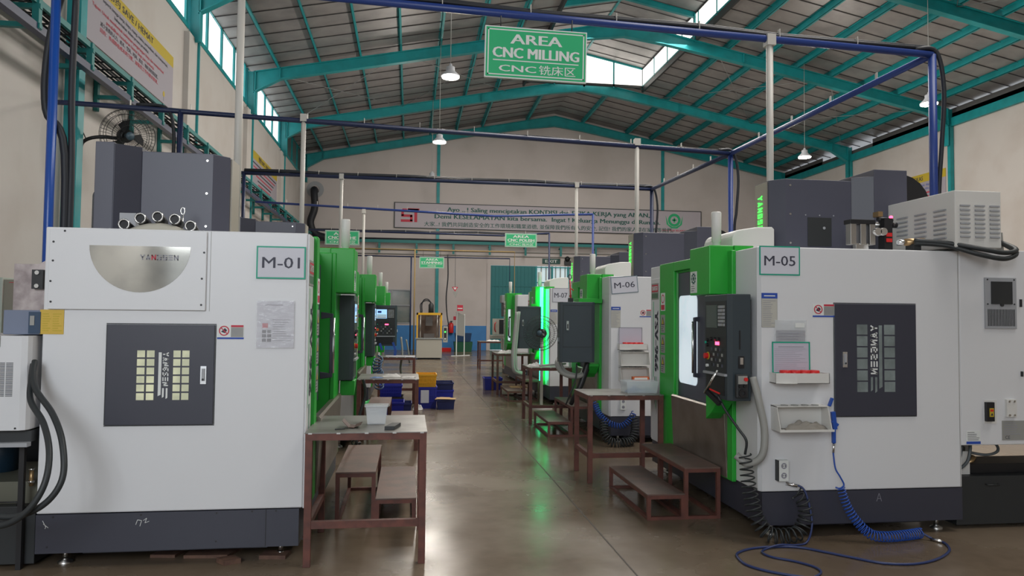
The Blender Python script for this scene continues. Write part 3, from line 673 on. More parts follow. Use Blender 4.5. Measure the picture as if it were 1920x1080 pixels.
def warn(root, f, a, b, s=1., nm='warning_sticker'):
    mb = MB(); f.box(mb, a, a+.175*s, b, b+.098*s, 0, .002, signwhite); f.box(mb, a, a+.175*s, b, b+.012*s, .002, .003, inkblue)
    f.ring(mb, a+.045*s, b+.057*s, .027*s, .034*s, .002, .004, inkred); f.poly(mb, [(a+.025*s, b+.05*s), (a+.05*s, b+.04*s), (a+.065*s, b+.06*s), (a+.05*s, b+.075*s)], .002, .003, ink)
    mb.bar(f.P(a+.022*s, b+.08*s, .004), f.P(a+.068*s, b+.034*s, .004), .006*s, .001, inkred, upv=f.n)
    f.box(mb, a+.09*s, a+.172*s, b+.082*s, b+.096*s, .002, .003, inkred); f.box(mb, a+.09*s, a+.172*s, b+.014*s, b+.08*s, .002, .0025, hose_grey); f.lines(mb, a+.095*s, a+.165*s, b+.03*s, b+.075*s, 5, .0035, inkgrey)
    return obj(nm, mb, None, root, 0, True)
def notice(root, f, a, b, w_, h_, nm='notice_plate'):
    mb = MB(); f.box(mb, a, a+w_, b, b+h_, 0, .002, hose_grey); f.box(mb, a+.003, a+w_-.003, b+.003, b+h_-.003, .002, .003, mat('notice_cream', (.47, .46, .41), .6)); f.box(mb, a, a+w_, b+h_*.84, b+h_, .002, .004, inkblue)
    f.box(mb, a+w_*.15, a+w_*.85, b+h_*.9, b+h_*.93, .004, .005, signwhite); f.lines(mb, a+w_*.08, a+w_*.95, b+h_*.04, b+h_*.8, 14, .004, inkgrey); return obj(nm, mb, None, root, 0, True)
def machine(label, loc, row, pend, near, head_v, window_on=True, dome=False, led=True, head=True):
    rz = -PI/2 if row == 'r' else PI/2
    t = thing('milling_machine', label, 'milling machine', loc, rz, 'milling machines along the aisle')
    L = lambda n, mb, m=None, bv=0, lb=None, par=None: obj(n, mb, m, par or t, bv, True, lb)
    zt = 2.145; MD = MDL if row == 'l' else MDR; s0, s1, gc, rc = (.005, .235, .37, .14) if row == 'l' else (.06, .38, .78, .05)
    L('body_shell', MB().prism([(.0, .0), (gc, .0), (gc, rc), (1.58, rc), (1.58, .0), (2.42, .0), (MW, .02), (MW, MD), (0, MD)], 'z', .34, zt), white, .008)
    L('base_skirt', MB().box(0, MW, .02, MD, .095, .335).box(.2, MW-.2, .25, MD-.2, .03, .1), slate)
    for x in (.12, MW-.12):
        for y in (.15, MD-.13): L('leveling_foot', MB().cyl((x, y, .02), (x, y, .1), .016, n=10).lathe((x, y, 0), [(.045, 0), (.045, .012), (.02, .025), (.02, .03)], 14), steel)
    # green front frame
    fr = MB().box(s1, gc, -.035, 0, .33, 2.15).box(1.56, 2.07, -.035, 0, .33, 2.15)
    if row == 'r': fr.box(gc, 1.56, -.035, 0, 2.06, 2.15)
    for a, b, c, d in ((gc, gc+.012, .33, 2.15), (1.568, 1.58, .33, 2.15), (gc, 1.58, 2.04, 2.15)): fr.box(a, b, -.001 if b-a < .1 or row == 'r' else rc-.03, rc, c, d)
    L('green_front_frame', fr, green, .006)
    L('green_tower', MB().box(1.58, 1.99, -.19, .02, 1.80, 2.195), green, .008)
    L('tower_back', MB().box(1.60, 2.0, .021, .18, 2.146, 2.195), green)
    L('panel_bracket', MB().prism([(1.99, .86), (2.09, .90), (2.22, .96), (2.22, .995), (1.99, .995)] if row == 'l' else [(1.90, .80), (2.0, .86), (2.12, .96), (2.12, .995), (1.90, .995)], 'y', -.18, -.05), green, .004)
    L('signal_lamp', MB().lathe((1.80 if row == 'l' else 1.90, -.09, 2.195), [(.030, 0), (.030, .03), (.038, .035), (.040, .27), (.036, .28), (0, .28)], 20), white2)
    # sliding door in slate with lit window, handle
    dr = L('sliding_door', MB().box(gc+.012, 1.567, rc-.045, rc-.01, .87, 2.04), slate2, .004)
    pts = []
    zl, zu, w0, w1 = (1.05, 1.77, .88, 1.22) if row == 'r' else (1.22, 1.50, .78, 1.10)
    for cx, cz, a0 in ((w1, zu, 0), (w0, zu, 90), (w0, zl, 180), (w1, zl, 270)):
        for k in range(6): a = math.radians(a0+k*18); pts.append((cx+.05*math.cos(a), cz+.05*math.sin(a)))
    L('door_window', MB().prism(pts, 'y', rc-.05, rc-.045), workpane if window_on else dim_pane, 0, None, dr)
    hd = MB().box(1.29, 1.315, -.045, -.02, 1.10, 1.60)
    for z in (1.10, 1.60): hd.prism([(.055, z-.03), (-.045, z-.015), (-.045, z+.015), (.055, z+.03)], 'x', 1.288, 1.317)
    L('door_handle', hd, slate, .004, None, dr); L('handle_grip', MB().cyl((1.303, -.05, 1.12), (1.303, -.05, 1.58), .011, n=10), chrome, 0, None, dr)
    L('splash_panel', MB().prism([(-.04, .34), (-.065, .87), (-.05, .885), (.0, .87), (.0, .34)], 'x', gc+.01, 1.98), mat('stained_steel', (.22, .185, .16), .3, .5, noise=(4, (.15, .12, .10), .3, .6)), .003)
    # white strip with model number
    ztop = 2.14 if row == 'l' else 2.02
    st = L('model_strip', MB().box(s0, s1-.002, -.012, -.0005, .335, ztop), white, .004)
    g = Face((s0+.11, -.0125, 1.68), (0, 0, -1), (1, 0, 0)); mb = MB()
    g.text(mb, 'YSV-966', 0, 0, .105, .001, ink, wd=.62, bold=.08)
    fs = Face((s0, -.012, 0))
    fs.poly(mb, [(.055, 1.78), (.07, 1.78), (.07, 1.0), (.055, .98)][::-1], 0, .001, signgreen)
    for k in range(3): fs.poly(mb, [(.10+k*.03, 1.0), (.112+k*.03, 1.0), (.112+k*.03, .74-.05*k), (.10+k*.03, .71-.05*k)][::-1], 0, .001, [ink, signgreen, hose_grey][k])
    L('model_lettering', mb, None, 0, None, st)
    mb = MB(); fs.box(mb, .01, .22, 1.80, 1.97, 0, .003, hose_grey); fs.box(mb, .02, .21, 1.88, 1.955, .003, .004, inkred)
    brand(fs, mb, .03, 1.895, .17, .045, .005, signwhite); fs.box(mb, .02, .21, 1.815, 1.865, .003, .004, mat('plate_green', (.08, .16, .10), .5)); L('maker_plate', mb, None, 0, 'red and green maker plate', st)
    fg = Face((s1-.26, -.035, 0)); mb = MB()
    for k, z in enumerate((1.86, 1.64, 1.44, 1.24)):
        fg.box(mb, .30, .42, z-.18, z, 0, .002, hose_grey if k else signwhite)
        if k == 0: fg.ring(mb, .36, z-.06, .034, .044, .002, .003, inkred); fg.box(mb, .31, .41, z-.17, z-.12, .002, .003, inkred)
        else: fg.poly(mb, [(.315, z-.10), (.405, z-.10), (.36, z-.02)], .002, .003, ink); fg.poly(mb, [(.33, z-.092), (.39, z-.092), (.36, z-.038)], .003, .0035, banneryel); fg.lines(mb, .315, .40, z-.17, z-.11, 3, .003, ink)
    L('hazard_sticker', mb)
    ft = Face((0, -.19, 0)); mb = MB(); ft.box(mb, 1.60, 1.74, 1.82, 2.0, 0, .002, signwhite); ft.ring(mb, 1.67, 1.94, .030, .042, .002, .003, inkgreen); ft.box(mb, 1.66, 1.68, 1.92, 1.96, .002, .003, inkgreen); ft.box(mb, 1.65, 1.69, 1.935, 1.945, .002, .003, inkgreen); ft.lines(mb, 1.62, 1.72, 1.83, 1.885, 3, .003, ink)
    for k in range(10): a = 2*PI*k/10; ft.disc(mb, 1.67+.047*math.cos(a), 1.94+.047*math.sin(a), .006, .002, .003, inkgreen, 6)
    L('safety_sticker', mb)
    # head cover rising above the body
    v = head_v; (u0, u1) = (.80, 1.30) if row == 'l' else (1.20, 1.67); zh = 2.82; q1, q2, q3, q4 = (.61, .77, .90, .06) if row == 'l' else (.71, .86, 1.17, .28)
    if not head: return t
    hc = L('head_cover', MB().prism([(u0+.11, v), (u1-.11, v), (u1, v+.1), (u1, v+q1), (u0, v+q1), (u0, v+.1)], 'z', zt, zh), slate2, .004)
    L('recess_panel', MB().prism([(u0, v+q1), (u1, v+q1), (u1+.10, v+q2), (u0-.10, v+q2)], 'z', zt, zh+.03), slate, .004)
    L('rear_head_cover', MB().prism([(u0-.10, v+q2), (u1+.10, v+q2), (u1+.10, v+q3), (u0-.10, v+q3)], 'z', zt, zh+(.04 if row == 'l' else .09)), slate2, .004)
    R_ = .05 if row == 'l' else .30; zc = zh-.35 if row == 'l' else zh-.22
    arc = [(v+q3, zt), (v+q3, zc+R_)]+[(v+q3+R_*math.sin(math.radians(a)), zc+R_*math.cos(math.radians(a))) for a in range(10, 91, 16)]+[(v+q3+R_, zt)]
    L('cable_guard', MB().prism(arc, 'x', u0, u1), black, 0)
    mb = MB()
    for s, xx in ((1, u1), (-1, u0)):
        for z in (zt+.12, zt+.37, zt+.62): mb.cyl((xx-s*.004, v+.14, z), (xx+s*.006, v+.14, z), .009, n=10)
    L('cover_screw', mb, steel, 0, None, hc)
    L('front_strip', MB().box(u0+.13, u1-.13, v-.012, v, zt, zh-.01), mat('beige_strip', (.30, .27, .22), .5), 0, None, hc)
    if led:
        mb = MB(); g = Face((1.39, v-.014, 2.70), (0, 0, -1), (1, 0, 0)); brand(g, mb, 0, 0, .37, .08, .002, greenled, .72, .13)
        L('lit_wordmark', mb, None, 0, 'green lit lettering', hc)
    if dome:
        pr = [(.14, zt), (.14, zt+.14)]+[(.14+.08-.08*math.cos(math.radians(a)), zt+.14+.08*math.sin(math.radians(a))) for a in range(0, 91, 15)]+[(.36, zt+.245), (.50, zt+.25), (.52, zt+.23), (.52, zt)]
        L('magazine_dome', MB().prism([(a, b) for a, b in pr], 'x', 1.1, 1.70), white2, .02)
    A = MB().box(1.84, 1.98, -.06, -.02, 1.78, 1.86)
    if pend == 'flush': pendant(t, Matrix.Translation((1.96, -.225 if row == 'r' else -.165, 1.0)), MB().box(2.0, 2.06, -.08, -.0, 1.3, 1.5), on_=(row == 'l'), dp=.19 if row == 'r' else .16)
    elif pend is not None:
        o_, on_ = pend; T = Matrix.Translation(o_) @ Matrix.Rotation(-PI/2, 4, 'Z')
        yb = o_[1]-.20; pendant(t, T, MB().box(min(o_[0]+.05, 1.9), max(o_[0]+.1, 1.98), yb, -.02, 1.80, 1.86), on_=on_)
    return t
def L_(t, n, mb, m=None, bv=0, lb=None, par=None): return obj(n, mb, m, par or t, bv, True, lb)
def rim(f, mb, a0, a1, b0, b1, w_, c0, c1, m):
    for q in ((a0, a1, b0, b0+w_), (a0, a1, b1-w_, b1), (a0, a0+w_, b0, b1), (a1-w_, a1, b0, b1)): f.box(mb, *q, c0, c1, m)
# ---- left row -------------------------------------------------------
m1 = machine('big white and green milling machine with the M-01 placard, nearest on the left', (-.675, 5.0, 0), 'l', 'flush', True, .72, led=False)
FL = Face((0, MDL, 0), (0, -1, 0))                         # near end of a left machine; a = MD - depth
side_door(m1, FL, .387, .89, .655, .64, ((.185, .232), (.244, .290), (.405, .449), (.459, .503)), (.165, .0545), .044, (.342, .036, .177, .222), False, (.575, .265), yellowpane)
mb = MB(); FL.box(mb, .03, .98, 1.623, 2.137, 0, .018); up_ = L_(m1, 'upper_cover', mb, white, .004)
mb = MB(); FL.poly(mb, [(.575+.307*math.cos(math.radians(a)), 2.033+.297*math.sin(math.radians(a))) for a in range(180, 361, 6)], .018, .0195, poly)
wn_ = L_(m1, 'half_round_window', mb, None, 0, 'smoked half-round window', up_)
mb = MB(); brand(FL, mb, .575, 1.945, .24, .034, .0205, inkgrey, rn=inkred); L_(m1, 'window_wordmark', mb, None, 0, None, up_)
mb = MB()
for a, b in ((.12, 2.12), (.055, 2.05), (.055, 1.93), (.045, 1.80), (.05, 1.67), (.965, 2.0), (.955, 1.83), (.955, 1.66)): FL.disc(mb, a, b, .007, .0, .0195, black, 10)
L_(m1, 'cover_screw', mb, None, 0, None, up_)
mb = MB()
FL2 = Face((0, MDL, 0), (0, -1, 0))
for a, b in ((.1, .32), (.07, .135), (.62, .32), (1.08, .32), (1.3, .325), (1.08, .14), (1.45, .325), (1.62, .14)): FL2.disc(mb, a, b, .006, 0, .002, black, 8)
L_(m1, 'skirt_screw', mb)
mb = MB(); FL2.box(mb, 1.385, 1.389, .1, .335, 0, .002, black); L_(m1, 'skirt_seam', mb)
mb = MB()                                                 # chalk marks
for s in ([(.04, .30), (.06, .26), (.055, .25)], [(.045, .28), (.075, .255)], [(.59, .26), (.60, .29), (.625, .285), (.615, .25)], [(.635, .285), (.655, .30), (.645, .27), (.67, .28)]):
    for p, q in zip(s, s[1:]): mb.bar(FL2.P(p[0], p[1], .001), FL2.P(q[0], q[1], .001), .003, .001, signwhite, upv=FL2.n)
L_(m1, 'chalk_mark', mb)
mb = MB(); FL.box(mb, -.015, .125, 1.465, 1.62, 0, .004, labelyellow); FL.lines(mb, .0, .05, 1.48, 1.60, 8, .005, banneryel, .4); FL.lines(mb, .06, .115, 1.48, 1.60, 8, .005, banneryel, .4); L_(m1, 'yellow_plate', mb, None, 0, 'yellow instruction plate')
warn(m1, FL, 1.055, 1.44, .95)
mb = MB(); FL.box(mb, 1.00, 1.003, 1.62, 2.14, 0, .001, hose_grey); L_(m1, 'panel_seam', mb)
# tool magazine showing over the top edge
mg = L_(m1, 'tool_magazine', MB().lathe((.26, 1.02, 1.83), [(0, -.06), (.36, -.06), (.385, -.03), (.385, .05), (0, .05)], 40, None, (1, 0, 0)), beige)
for k in range(9):
    a = math.radians(28+k*15.5); x, z = 1.02-.40*math.cos(a), 1.83+.40*math.sin(a)
    d = Vector((-1, -.12*math.cos(a), .25)).normalized()
    L_(m1, 'tool_pot', MB().cyl((.33, x, z), Vector((.33, x, z))+d*.11, .036, n=14, m=black).tube([Vector((.33, x, z))+d*.112+Vector((0, math.cos(2*PI*i/12)*.033, math.sin(2*PI*i/12)*.033)) for i in range(12)], .006, 6, steel, True), None, 0, None, mg)
L_(m1, 'motor_block', MB().box(.40, .62, 1.22, 1.33, 2.15, 2.30, grill), None, .004)
L_(m1, 'lifting_eye', MB().tube([(.6, .97+.014*math.cos(2*PI*i/14), 2.35+.026*math.sin(2*PI*i/14)) for i in range(14)], .005, 6, chrome, True).cyl((.6, .97, 2.15), (.6, .97, 2.325), .006, n=8, m=chrome))
mb = MB().box(1.0, 1.5, 1.60, 1.72, 2.16, 2.50); L_(m1, 'cooling_cabinet', mb, white2, .004)
f5 = Face((1.0, 1.72, 0), (0, -1, 0)); mb = MB()
for z in (2.20, 2.27, 2.34): f5.box(mb, .03, .12, z, z+.015, 0, .008, grill)
L_(m1, 'louvre', mb)
# rear of M-01: casting, motor, ballast
cs = L_(m1, 'column_casting', MB().prism([(1.60, 1.60), (1.98, 1.60), (1.98, 1.93), (1.83, 1.93), (1.60, 2.05)], 'x', .38, .9, cast))
cs.data.transform(Matrix())
mb = MB(); fc = Face((.38, 2.0, 0), (0, -1, 0)); fc.box(mb, .15, .22, 1.76, 1.89, 0, .04, black)
for b in (1.78, 1.87): fc.disc(mb, .185, b, .014, .04, .05, chrome)
L_(m1, 'valve_block', mb)
L_(m1, 'column_side', MB().box(.4, .9, 1.55, 1.97, 1.3, 1.6), mat('blue_grey_paint', (.16, .19, .27), .5))
L_(m1, 'rear_base', MB().box(.95, 2.3, 1.62, 2.35, .06, .84), mat('deep_blue_black', (.010, .018, .028), .5), .004)
m2 = machine('second green and white milling machine on the left, its tower just behind the first', (-.675, 9.1, 0), 'l', 'flush', False, .72, led=False)
m3 = machine('third milling machine on the left, with a lit control panel facing the camera', (-.675, 13.2, 0), 'l', ((1.28, .03, 1.02), True), False, .72, led=False)
m4 = machine('farthest milling machine on the left, a narrow light green edge beyond the lit control panel', (-.675, 17.3, 0), 'l', None, False, .72, led=False)
# ---- right row ------------------------------------------------------
m5 = machine('big white and green milling machine with the M-05 placard, nearest on the right', (2.56, 7.57, 0), 'r', 'flush', True, .54, dome=True)
m6 = machine('white and green milling machine with the M-06 placard, second on the right', (2.56, 11.65, 0), 'r', ((2.06, -.14, 1.02), False), True, .60, dome=True)
m7 = machine('white and green milling machine with the M-07 placard and a glowing green bar', (2.56, 15.75, 0), 'r', ((1.98, -.08, 1.02), False), True, .66, dome=True)
m8 = machine('farthest milling machine on the right, mostly hidden behind the M-07 machine', (2.56, 19.85, 0), 'r', None, True, .66, head=False)
FRR = Face((MW, 0, 0), (0, 1, 0))                         # near end of a right machine; a = depth
side_door(m5, FRR, .60, .887, .66, .84, ((.174, .260), (.396, .484)), (.155, .086), .075, (.284, .056, .160, .378), True, (.055, .36), greypane)
warn(m5, FRR, .425, 1.625, 1.0); notice(m5, FRR, .02, 1.545, .125, .255)
mb = MB(); FRR.box(mb, 1.625, 1.629, .34, 2.14, 0, .0015, hose_grey); L_(m5, 'panel_seam', mb)
mb = MB()
for s in ([(.93, .25), (.95, .31), (.97, .25)], [(.94, .27), (.965, .27)]):
    for p, q in zip(s, s[1:]): mb.bar(FRR.P(p[0], p[1], .001), FRR.P(q[0], q[1], .001), .003, .001, inkgrey, upv=FRR.n)
L_(m5, 'chalk_mark', mb)
# electrical cabinet at the rear of M-05
ec = L_(m5, 'electrical_cabinet', MB().box(.6, MW+.0, MDR, MDR+1.75, .655, 2.16), white, .006)
mb = MB(); FRR.box(mb, 1.85, 2.12, 1.55, 1.945, 0, .012, grill); FRR.box(mb, 1.90, 2.08, 1.74, 1.915, .012, .02, dark); FRR.disc(mb, 1.99, 1.735, .014, .012, .022, dark)
for k in range(18): FRR.box(mb, 1.87+k*.0133, 1.876+k*.0133, 1.57, 1.70, .012, .014, dark)
for a, b in ((1.87, 1.93), (2.10, 1.93), (1.87, 1.74), (2.10, 1.74)): FRR.disc(mb, a, b, .006, .012, .016, dark, 8)
L_(m5, 'filter_grille', mb, None, 0, None, ec)
mb = MB(); FRR.box(mb, 1.835, 1.94, .82, 1.0, 0, .004, white2); FRR.box(mb, 1.835, 1.90, .84, .985, .004, .03, black); FRR.box(mb, 1.855, 1.89, .875, .94, .03, .034, banneryel); FRR.box(mb, 1.86, 1.885, .915, .932, .034, .036, red); FRR.poly(mb, [(1.862, .885), (1.884, .885), (1.873, .905)], .034, .036, ink); L_(m5, 'main_switch', mb, None, 0, None, ec)
mb = MB(); FRR.box(mb, 2.015, 2.10, .87, 1.005, 0, .02, white2)
for a in (2.035, 2.078):
    for b in (.885, .99): FRR.disc(mb, a, b, .008, .02, .026, steel, 10)
L_(m5, 'cover_plate', mb, None, 0, None, ec)
mb = MB(); FRR.box(mb, 1.985, 2.18, .69, .84, 0, .003, hose_grey); FRR.lines(mb, 2.0, 2.17, .73, .83, 6, .004, inkgrey); FRR.text(mb, 'CE', 2.01, .70, .025, .004, ink); L_(m5, 'rating_plate', mb, None, 0, None, ec)
mb = MB(); FRR.box(mb, 1.68, 1.80, .665, .765, 0, .002, signwhite); FRR.box(mb, 1.68, 1.80, .665, .685, .002, .003, inkblue); FRR.lines(mb, 1.69, 1.79, .69, .76, 5, .003, ink); L_(m5, 'data_sticker', mb, None, 0, None, ec)
mb = MB(); FRR.box(mb, 2.155, 2.162, 1.18, 1.22, 0, .02, black); FRR.box(mb, 2.155, 2.162, 1.72, 1.78, 0, .02, black); L_(m5, 'door_hinge', mb, None, 0, None, ec)
# louvred white cooling cabinet on top of M-05
cab = L_(m5, 'cooling_cabinet', MB().box(1.75, 2.55, 1.53, 1.92, 2.165, 2.60), white2, .006)
fq = Face((2.55, 0, 0), (0, 1, 0)); mb = MB()
for i in range(3):
    for j in range(8): fq.prism if 0 else fq.box(mb, 1.57+i*.125, 1.65+i*.125, 2.24+j*.034, 2.252+j*.034, 0, .012, grill)
fq2 = Face((1.75, 1.53, 0), (1, 0, 0))
for i in range(3):
    for j in range(7): fq2.box(mb, .14+i*.22, .27+i*.22, 2.24+j*.036, 2.252+j*.036, 0, .012, grill)
L_(m5, 'louvre', mb, None, 0, None, cab)
mb = MB(); fw_ = Face((1.67, 0, 0), (0, 1, 0)); fw_.box(mb, .84, 1.06, 2.24, 2.49, 0, .004, dark); fw_.disc(mb, .99, 2.40, .012, .004, .008, grill)
for b in (2.22, 2.51):
    for a in (.82, .95, 1.08): fw_.disc(mb, a, b, .006, 0, .005, grill, 8)
L_(m5, 'service_panel', mb)
# pneumatic cluster between head and cooling cabinet
mb = MB()
for dx, dy in ((0, 0), (.0, .085), (.0, .165)): mb.box(2.10, 2.17, .94+dy-.02, .94+dy+.028, 2.21, 2.38, steel)
mb.box(2.09, 2.18, .91, 1.13, 2.375, 2.41, black).box(2.12, 2.16, .97, 1.08, 2.14, 2.22, steel)
L_(m5, 'air_cylinder', mb, None, .002)
mb = MB().box(2.08, 2.16, 1.22, 1.29, 2.14, 2.43, black).cyl((2.08, 1.16, 2.385), (2.08, 1.36, 2.385), .020, n=12, m=steel).cyl((2.08, 1.12, 2.385), (2.08, 1.17, 2.385), .024, n=12, m=black).cyl((2.08, 1.34, 2.385), (2.08, 1.38, 2.385), .024, n=12, m=black)
for y in (1.14, 1.19): mb.cyl((2.06, y, 2.315), (2.20, y, 2.315), .030, n=14, m=chrome)
mb.box(2.165, 2.17, 1.23, 1.28, 2.28, 2.31, red).box(2.165, 2.17, 1.23, 1.28, 2.235, 2.265, red).box(2.1, 2.17, 1.16, 1.20, 2.44, 2.48, bronze).cyl((2.1, 1.2, 2.43), (2.1, 1.33, 2.42), .018, n=8, m=dark)
L_(m5, 'valve_cluster', mb, None)
L_(m5, 'red_lamp', MB().lathe((2.15, 1.285, 2.44), [(0, -.012), (.012, -.008), (.014, 0), (.012, .008), (0, .012)], 12), redled)
L_(m5, 'brass_union', MB().cyl((2.35, 1.26, 2.215), (2.35, 1.42, 2.225), .028, n=10, m=bronze).cyl((2.35, 1.20, 2.215), (2.35, 1.28, 2.215), .02, n=8, m=chrome).box(2.30, 2.40, 1.30, 1.36, 2.14, 2.2, dark))
hb = MB()
for dz, e in ((0, 0), (-.02, .045)): hb.tube(sm([(2.40, 1.30, 2.225+dz), (2.50, 1.50, 2.20+dz), (2.62, 1.68, 2.15-e), (2.66, 1.85, 2.12-e), (2.62, 1.98, 2.15-e*.5), (2.45, 2.01, 2.22)], 8), .018, 8)
L_(m5, 'cabinet_hose', hb, blackrub)
L_(m5, 'cable_gland', MB().prism([(1.98, 2.14), (2.03, 2.14), (2.02, 2.30), (1.96, 2.30)], 'x', 2.30, 2.45), hose_grey)
# M-06 / M-07 near-end details
for mm_, s in ((m6, 1), (m7, 1)):
    notice(mm_, FRR, .02, 1.48, .125, .27); warn(mm_, FRR, .40, 1.62, 1.0)
for mm_ in (m6,):
    mb = MB(); FRR.box(mb, .14, .21, .43, .58, 0, .04, signwhite)
    for b in (.465, .535): FRR.disc(mb, .175, b, .02, .04, .041, inkgrey); FRR.disc(mb, .168, b, .004, .041, .042, ink, 6); FRR.disc(mb, .182, b, .004, .041, .042, ink, 6)
    L_(mm_, 'power_socket', mb)
mb = MB(); FRR.box(mb, .13, .205, .425, .575, 0, .045, signwhite); FRR.box(mb, .122, .13, .425, .575, 0, .045, dark)
for b in (.465, .535):
    FRR.ring(mb, .168, b, .012, .022, .045, .047, inkgrey, 16); FRR.disc(mb, .161, b, .004, .045, .048, ink, 6); FRR.disc(mb, .176, b, .004, .045, .048, ink, 6)
L_(m5, 'power_socket', mb)
# green glowing work light on M-07
tag(obj('green_work_light', MB().cyl((2.47, 13.62, .42), (2.47, 13.62, 2.17), .032, n=12), greenbar), 'tall glowing green light bar on the corner of the M-07 machine', 'light bar')
# ================================================================== placards, papers and shelves on the machines
def placard(lb, txt, x0, x1, z0, z1, y, rot=0, m=tealtape, parent=None):
    c = Vector(((x0+x1)/2, y-.004, (z0+z1)/2)); W_, H_ = x1-x0, z1-z0
    r = Vector((math.cos(rot), 0, math.sin(rot))); u = Vector((-math.sin(rot), 0, math.cos(rot)))
    t = thing('placard', lb, 'placard', tuple(c)); f = Face(c-r*W_/2-u*H_/2, r, u)
    mb = MB(); f.box(mb, 0, W_, 0, H_, -.002, .001, m); k = .010; f.box(mb, k, W_-k, k, H_-k, .001, .002, paper); obj('card', mb, None, t)
    mb = MB(); f.text(mb, txt, W_/2, H_*.33, H_*.34, .003, mat('placard_ink', (.045, .045, .07), .6), wd=W_*.76, al='c', bold=.012); obj('lettering', mb, None, t)
placard('white placard reading M-01 taped in green on the nearest left machine', 'M-01', -.999, -.684, 1.838, 2.053, 4.995)
placard('white placard reading M-05 taped in green on the nearest right machine', 'M-05', 2.563, 2.885, 1.932, 2.150, 5.12)
placard('tilted white placard reading M-06 on the second right machine', 'M-06', 2.575, 2.935, 1.925, 2.145, 9.2, .09, mat('grey_tape', (.16, .22, .26), .5))
placard('white placard reading M-07 beside the glowing green bar', 'M-07', 2.61, 2.93, 1.885, 2.150, 13.3, 0, inkgrey)
t = thing('document_sleeve', 'clear plastic sleeve with a printed sheet taped below the M-01 placard', 'document', (-.87, 4.99, 1.39))
f = Face((-.987, 4.993, 1.385)); mb = MB(); f.box(mb, 0, .235, 0, .305, -.002, .001, paper); mb2 = MB()
f.lines(mb2, .05, .20, .27, .29, 1, .003, inkgrey); f.lines(mb2, .10, .22, .04, .19, 10, .003, inkgrey); f.box(mb2, .035, .07, .13, .16, .001, .003, inkred)
for i in range(2):
    for j in range(3): f.box(mb2, .035+i*.032, .06+i*.032, .04+j*.028, .06+j*.028, .001, .003, ink)
obj('sheet', mb, None, t); obj('print', mb2, None, t)
mb = MB(); f.box(mb, -.004, .24, -.004, .31, .0035, .0045, mat('glossy_sleeve', (.8, .8, .82), .05, alpha=.22, bump=(25, .9))); obj('sleeve', mb, None, t)
def shelf_rack(lb, x, z, y, sc=1.):
    t = thing('holder_shelf', lb, 'shelf', (x, y, z)); W_ = .40*sc; D_ = .15
    f = Face((x, y, z))
    mb = MB().box(x, x+W_, y-D_, y-.0, z-.004, z).box(x-.01, x+W_+.01, y-D_-.006, y-D_, z-.004, z+.012); f.box(mb, 0, W_, 0, .18, 0, .004); obj('tray', mb, white2, t)
    for a in (0, W_-.004):
        mb = MB().prism([(y-.004, z), (y-D_, z), (y-D_+.02, z+.05), (y-D_*.6, z+.17), (y-.004, z+.18)], 'x', x+a, x+a+.004); obj('side_plate', mb, white2, t)
    mb = MB().box(x, x+W_, y-D_*.62, y, z+.168, z+.174)
    for k in range(4): mb.cyl((x+W_*(.2+.2*k), y-.05, z+.174), (x+W_*(.2+.2*k), y-.05, z+.180), .026, n=14, m=hose_grey)
    obj('top_plate', mb, white2, t); return t
def cup_shelf(lb, x, z, y, W_=.40, cups=4):
    t = thing('holder_shelf', lb, 'shelf', (x, y, z))
    mb = MB().prism([(x, y-.10), (x+.07, y-.13), (x+W_, y-.13), (x+W_, y), (x, y)], 'z', z, z+.004).prism([(x, y-.10), (x+.15*1, y-.13), (x+W_, y-.13), (x+W_, y-.126), (x+.15, y-.126), (x, y-.096)], 'z', z, z+.075).box(x+W_-.004, x+W_, y-.13, y, z, z+.075).box(x, x+.004, y-.10, y, z, z+.075)
    obj('tray', mb, white2, t)
    for k in range(cups): obj('red_cup_rim', MB().lathe((x+.06+k*(W_-.1)/cups+.03, y-.065, z+.06), [(.040, 0), (.040, .030), (.034, .034), (0, .03)], 18), red, t)
    return t
cup_shelf('white tray with four red rims below the green-framed chart on the M-05 machine', 2.64, 1.14, 5.12)
shelf_rack('white open shelf holding a grey rag on the M-05 machine', 2.65, .80, 5.12)
tag(obj('grey_rag', (lambda b: b)(MB()), raggrey), 'x', 'x') if 0 else None
def rag(lb, x, y, z, sx, sy, sz, m, seed=1, nm='rag', cat='rag'):
    random.seed(seed); n = 16; v = []; fcs = []
    ph = [random.uniform(0, 6) for _ in range(6)]
    for i in range(n+1):
        for j in range(n+1):
            a, b = i/n*2-1, j/n*2-1; r = max(0, 1-(a*a+b*b))**.6
            h = r*(.55+.25*math.sin(3.1*a+ph[0])*math.cos(2.6*b+ph[1])+.2*math.sin(6*a+ph[2]+3*b)+.12*math.sin(9*b+ph[3]-5*a))
            v.append((x+a*sx/2*(1+.15*math.sin(5*b+ph[4])), y+b*sy/2*(1+.15*math.sin(5*a+ph[5])), z+.002+h*sz))
    for i in range(n):
        for j in range(n): k = i*(n+1)+j; fcs.append((k, k+n+1, k+n+2, k+1))
    k = len(v); v += [(p[0], p[1], z) for p in v[:k]]; mb = MB()
    ring = [i*(n+1) for i in range(n+1)]+[n*(n+1)+j for j in range(1, n+1)]+[i*(n+1)+n for i in range(n-1, -1, -1)]+[j for j in range(n-1, 0, -1)]
    fcs += [(ring[i], ring[(i+1) % len(ring)], k+ring[(i+1) % len(ring)], k+ring[i]) for i in range(len(ring))]+[tuple(k+i for i in ring)]
    mb.add(v, fcs, m, True); return tag(obj(nm, mb), lb, cat)
rag('crumpled grey rag lying in the open shelf on the M-05 machine', 2.88, 5.05, .801, .30, .12, .10, raggrey, 3)
t = thing('chart_frame', 'lilac chart in a green taped frame above the red-rimmed tray', 'chart', (2.66, 5.11, 1.22))
